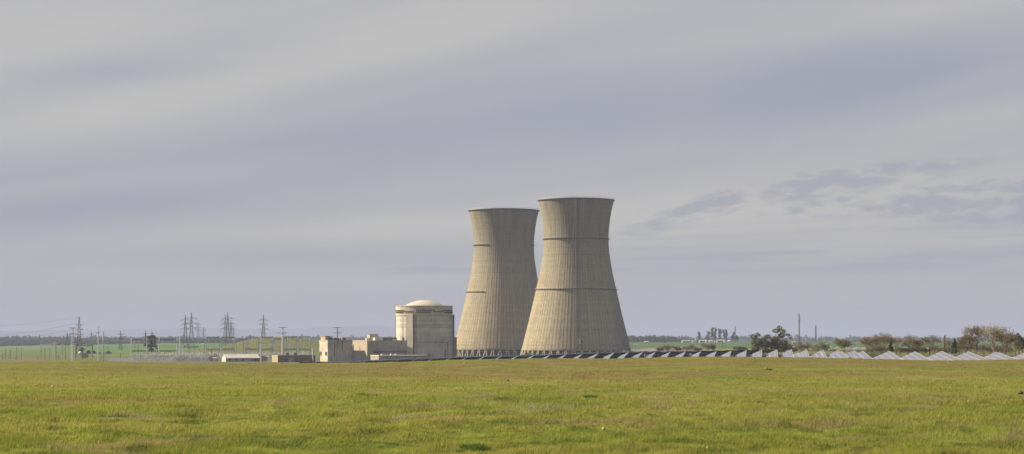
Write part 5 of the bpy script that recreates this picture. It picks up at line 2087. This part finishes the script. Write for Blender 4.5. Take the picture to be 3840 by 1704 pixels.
# ------------------------------------------------------------------ the far farm
def farm_house(px, py, D, w_, h, label, wall='white_paint', roof='roof_grey', depth=8, name='farm_building'):
    p = at(px, py, D)
    p.z = min(p.z, zf(p.x, p.y) + .2)
    t = thing(name, label, 'building', p)
    mb = MB()
    mb.box((0, depth / 2, h * .3), (w_, depth, h * .6 + .6))
    mb.build('wall', wall, t)
    mb = MB()
    for s in (-1, 1):
        y0, y1 = (depth / 2 + s * (depth / 2 + .5)), depth / 2
        q = [(-w_ / 2 - .4, y0, h * .58), (w_ / 2 + .4, y0, h * .58), (w_ / 2 + .4, y1, h), (-w_ / 2 - .4, y1, h)]
        mb.quadbox(q, [(a, c, d + .2) for a, c, d in q])
    mb.build('roof', roof, t)
    mb = MB()
    for s in (-1, 1):
        o_ = len(mb.v)
        x = s * (w_ / 2 - .05)
        mb.v += [(x, 0, h * .55), (x, depth, h * .55), (x, depth / 2, h - .05), (x - s * .2, 0, h * .55), (x - s * .2, depth, h * .55), (x - s * .2, depth / 2, h - .05)]
        mb.face((o_, o_ + 1, o_ + 2))
        mb.face((o_ + 5, o_ + 4, o_ + 3))
    mb.build('gable', wall, t)
    for k in range(max(1, int(w_ / 5))):
        mb = MB()
        x = -w_ / 2 + (k + .5) * w_ / max(1, int(w_ / 5))
        mb.box((x, -.04, h * .25), (1.4, .1, h * .3))
        mb.build('window', 'dark_opening', t)
    return t


FD = 3150
farm_house(2573, 1284.5, FD, 12, 3.4, 'long low farm building with pale ends at the far field edge', 'shed_wall', 'roof_grey')
farm_house(2637, 1284, FD, 10, 3.6, 'low white farm building below the tall tree row', 'white_paint', 'roof_grey')
farm_house(2703, 1283, FD, 11, 3.8, 'dark-roofed farm building at the right end of the tree row', 'shed_wall', 'roof_grey')
farm_house(2666, 1283.5, FD, 5, 2.6, 'small white hut below the tallest farm trees', 'white_paint', 'concrete_pale')
farm_house(2424, 1284, FD, 6, 1.8, 'small pale hut at the left end of the far green field', 'concrete_pale', 'concrete_pale')
farm_house(2734, 1268, 3900, 3.6, 3.0, 'tiny white house in the distant trees right of the farm', 'white_paint', 'white_paint')
farm_house(2978, 1281, 2700, 3.4, 2.6, 'small reddish hut at the foot of the cell tower', 'tan_wall', 'orange_paint', 4)
for i, px in enumerate((2560, 2597.5, 2624, 2648, 2681, 2716.5)):
    p = on(px, FD - 20)
    t = thing('storage_tank', f'small round white storage tank at the far farm, {nth(i + 1)} from the left', 'tank', p, 'white tanks at the farm')
    mb = MB()
    mb.lathe([(1.3, -.3), (1.3, 2.3)], 14)
    mb.build('wall', 'white_paint', t)
    mb = MB()
    mb.lathe([(1.4, 2.3), (.2, 3.0), (.01, 3.05)], 14)
    mb.build('roof', 'white_paint', t)
for i, px in enumerate((2492, 2614.5)):
    p = on(px, FD - 30)
    t = thing('farm_tractor', ('orange tractor alone at the edge of the far field', 'orange tractor between white tanks at the far farm')[i], 'tractor', p)
    mb = MB()
    mb.box((-.3, 0, 1.15), (2.6, 1.1, .9))
    mb.build('body', 'orange_paint', t)
    mb = MB()
    mb.box((.7, 0, 2.2), (1.3, 1.3, 1.2))
    mb.build('cab', 'dark_opening', t)
    mb = MB()
    mb.box((.7, 0, 2.88), (1.6, 1.6, .14))
    mb.build('roof', 'orange_paint', t)
    for x, r in ((-1.2, .55), (.9, .9)):
        for s in (-1, 1):
            mb = MB()
            mb.tube((x, s * .85 - .2, r), (x, s * .85 + .2, r), r, n=14)
            mb.build('wheel', 'tyre', t)
for i, (px, py, w_) in enumerate(((2428, 1303.5, 2.6), (2405, 1304.5, 1.6), (2449, 1303.5, 1.8))):
    p = on(px, 1700)
    mb = MB()
    mb.lathe([(.01, 1.5), (.5 * w_, 1.2), (.62 * w_, .5), (.66 * w_, -.3)], 9)
    for k in range(len(mb.v)):
        x, y, z = mb.v[k]
        mb.v[k] = (x * (1 + .25 * math.sin(k * 2.1)), y, z * (1 + .25 * math.cos(k * 1.7)))
    o = mb.build('rubble_heap', 'concrete')
    o.location = p
    tag(o, ('large grey rubble heap in the meadow right of the tower', 'small grey rubble heap nearest the right cooling tower', 'small grey rubble heap right of the large one')[i], 'heap')


# ------------------------------------------------------------------ the near meadow
def meadow():
    rng = np.random.default_rng(12)
    N = 1560000
    py = HY + 62 + (470 - 62) * rng.uniform(0, 1, N) ** 1.0
    D = 2.46 * F / (py - HY)
    D = D * rng.uniform(.965, 1.035, N)
    keep = (D > 36) & (D < 262)
    D = D[keep]
    n = len(D)
    X = rng.uniform(-.33, .33, n) * D
    Z = zg(X, D)
    # grass height in soft clumps
    hmap = .62 * fbm(X / 1.5, D / 1.9, 77, 3) + .38 * fbm(X / 5.0, D / 7.0, 78, 3)
    tall = sst(hmap, .44, .62)
    far = sst(D, 60, 200)
    h = (.065 + .11 * tall) * rng.uniform(.55, 1.3, n) * (1 - .45 * far)
    wd = (.010 + .010 * far) * rng.uniform(.7, 1.5, n)
    a = rng.uniform(0, 2 * pi, n)
    lean = rng.normal(.25, .35, n)
    leany = rng.normal(0, .3, n)
    base = np.stack([X, D, Z - .02], 1)
    side = np.stack([np.cos(a), np.sin(a), np.zeros(n)], 1) * wd[:, None]
    tip = base + np.stack([lean * h, leany * h, h], 1)
    V = np.stack([base - side, base + side, tip], 1).reshape(-1, 3)
    c = field_colour(X, D) * 1.22
    c = c * rng.uniform(.72, 1.28, n)[:, None]
    dry = rng.uniform(0, 1, n) < .10 + .08 * far
    c[dry] = np.array((.26, .20, .10)) * rng.uniform(.7, 1.15, dry.sum())[:, None]
    red = (rng.uniform(0, 1, n) < .10 * sst(fbm(X / 26.0, D / 17.0, 31, 3), .48, .6))
    c[red] = np.array((.17, .10, .06)) * rng.uniform(.7, 1.2, red.sum())[:, None]
    # a few drifts of small lilac flowers
    for (fx, fy, fw, fh) in ((1805, 1486, 60, 8), (1990, 1541, 110, 16), (2120, 1528, 70, 10), (2790, 1480, 90, 8), (3240, 1522, 90, 8), (1500, 1575, 40, 8)):
        p = ground_at(fx, fy)
        rw_, rh = fw / F * p.y, fh / (fy - HY) * p.y
        inside = ((X - p.x) / rw_) ** 2 + ((D - p.y) / rh) ** 2 < rng.uniform(.1, 1.3, n)
        pick = inside & (rng.uniform(0, 1, n) < .16)
        c[pick] = np.array((.40, .33, .42)) * rng.uniform(.7, 1.1, pick.sum())[:, None]
    me = fast_mesh('grass', V, np.arange(3 * n).reshape(-1, 3), 'grass_blade', c)
    link_mesh('grass', me)['kind'] = 'stuff'


meadow()


def clump(px, py, w_px, h, label, seed, cols=((.085, .14, .028), (.11, .165, .035), (.065, .105, .022))):
    p = ground_at(px, py)
    W = w_px / F * p.y
    rng = np.random.default_rng(seed)
    n = 2600
    tc = np.stack([rng.normal(0, .36, 9), rng.normal(0, .5, 9), rng.uniform(.35, 1.0, 9)], 1)
    k = rng.integers(0, 9, n)
    r = rng.normal(0, .10, n)
    X = (tc[k, 0] + r) * W
    Y = (tc[k, 1] + rng.normal(0, .18, n)) * W
    hh = .72 * h * tc[k, 2] * np.exp(-(r * 4.5) ** 2) * rng.uniform(.4, 1.2, n)
    a = rng.uniform(0, 2 * pi, n)
    base = np.stack([X, Y, np.full(n, -.03)], 1)
    base[:, 2] += zg(p.x + X, p.y + Y) - p.z
    side = np.stack([np.cos(a), np.sin(a), np.zeros(n)], 1) * (.011 * rng.uniform(.7, 1.8, n))[:, None]
    tip = base + np.stack([rng.normal(.25, .8, n) * hh, rng.normal(0, .7, n) * hh, hh], 1)
    V = np.stack([base - side, base + side, tip], 1).reshape(-1, 3)
    c = np.array(cols)[rng.integers(0, len(cols), n)] * rng.uniform(.7, 1.3, n)[:, None]
    o = link_mesh('weed_clump', fast_mesh('weed_clump', V, np.arange(3 * n).reshape(-1, 3), 'grass_blade', c))
    o.location = p
    tag(o, label, 'weeds', 'dark weed clumps in the meadow')


clump(1772, 1688, 110, .27, 'large dark green weed clump at the bottom middle of the meadow', 1)
clump(932, 1648, 92, .24, 'dark weed clump in the left half of the near meadow', 2)
clump(1375, 1486, 40, .26, 'small dark weed clump far out in the meadow left of middle', 3)
clump(2213, 1493, 26, .24, 'small dark weed clump far out in the meadow right of middle', 4)
clump(2880, 1389, 14, .3, 'tiny dark weed clump near the ridge at right', 6)
clump(3520, 1600, 60, .26, 'green weed clump in the right meadow', 7)
clump(3270, 1690, 100, .22, 'wide low dark weed clump at the bottom right', 8, ((.10, .11, .04), (.13, .13, .05)))
clump(1880, 1501, 40, .2, 'low weed clump near the middle of the meadow', 9)

stones = [(406, 1420, 9), (300, 1415, 7), (442, 1443, 6), (847, 1408, 6), (840, 1484, 11), (1026, 1526, 9), (371, 1671, 7), (1742, 1368, 8), (1976, 1454, 8), (2217, 1462, 9), (1668, 1565, 7), (2264, 1620, 16),
          (2872, 1384, 7), (2807, 1406, 5), (2615, 1398, 7), (3237, 1360, 8), (3554, 1363, 6), (3212, 1546, 10), (3479, 1576, 9), (3633, 1512, 9), (2654, 1700, 12), (197, 1458, 12)]
for i, (px, py, s) in enumerate(sorted(stones)):
    p = ground_at(px, py)
    r = s / F * p.y * .5
    mb = MB()
    rs = random.Random(i)
    mb.lathe([(.01, r * .8), (r * .6, r * .6), (r, r * .1), (r * .8, -r * .5)], 7)
    mb.v = [(x * rs.uniform(.75, 1.2), y * rs.uniform(.75, 1.2), z * rs.uniform(.7, 1.2)) for x, y, z in mb.v]
    o = mb.build('stone', 'stone')
    o.location = p + Vector((0, 0, r * .5 + .05))
    tag(o, f'small pale stone lying in the meadow grass, {nth(i + 1)} such stone from the left', 'stone', 'pale stones in the meadow')
for i, (px, py, s) in enumerate(((2843, 1519, 12), (3827, 1484, 14), (1905, 1433, 7), (700, 1613, 12))):
    p = ground_at(px, py)
    r = s / F * p.y * .6
    mb = MB()
    rs = random.Random(50 + i)
    mb.lathe([(.01, r), (r * .6, r * .8), (r, r * .2), (r * 1.1, -r * .4)], 7)
    mb.v = [(x * rs.uniform(.7, 1.3), y * rs.uniform(.7, 1.3), z * rs.uniform(.7, 1.2)) for x, y, z in mb.v]
    o = mb.build('earth_clod', 'clod')
    o.location = p + Vector((0, 0, r * .5 + .05))
    tag(o, ('dark earth clod right of middle in the meadow', 'dark earth clod at the right edge of the meadow', 'tiny dark earth clod in the middle meadow', 'dark earth clod left in the near meadow')[i], 'clod')


# ------------------------------------------------------------------ haze
def haze():
    mb = MB()
    x0, x1, y0, y1, z0, z1 = -61000, 61000, -3200, 61000, -60, 165
    q = [(x0, y0), (x1, y0), (x1, y1), (x0, y1)]
    mb.quadbox([(a, b_, z0) for a, b_ in q], [(a, b_, z1) for a, b_ in q])
    m = bpy.data.materials.new('haze')
    m.use_nodes = True
    t = NT(m.node_tree)
    out = t.n.new('ShaderNodeOutputMaterial')
    v = t.n.new('ShaderNodeVolumePrincipled')
    v.inputs['Color'].default_value = (0.378, 0.43, 0.63, 1)
    v.inputs['Density'].default_value = 0.000088
    v.inputs['Anisotropy'].default_value = 0.0
    t.l.new(v.outputs[0], out.inputs['Volume'])
    MATS['haze'] = m
    tag(mb.build('haze', 'haze'), kind='stuff')


haze()

# ------------------------------------------------------------------ render defaults
SC.render.engine = 'CYCLES'
SC.cycles.use_denoising = True
SC.cycles.volume_bounces = 1
SC.cycles.max_bounces = 8
SC.cycles.transparent_max_bounces = 8
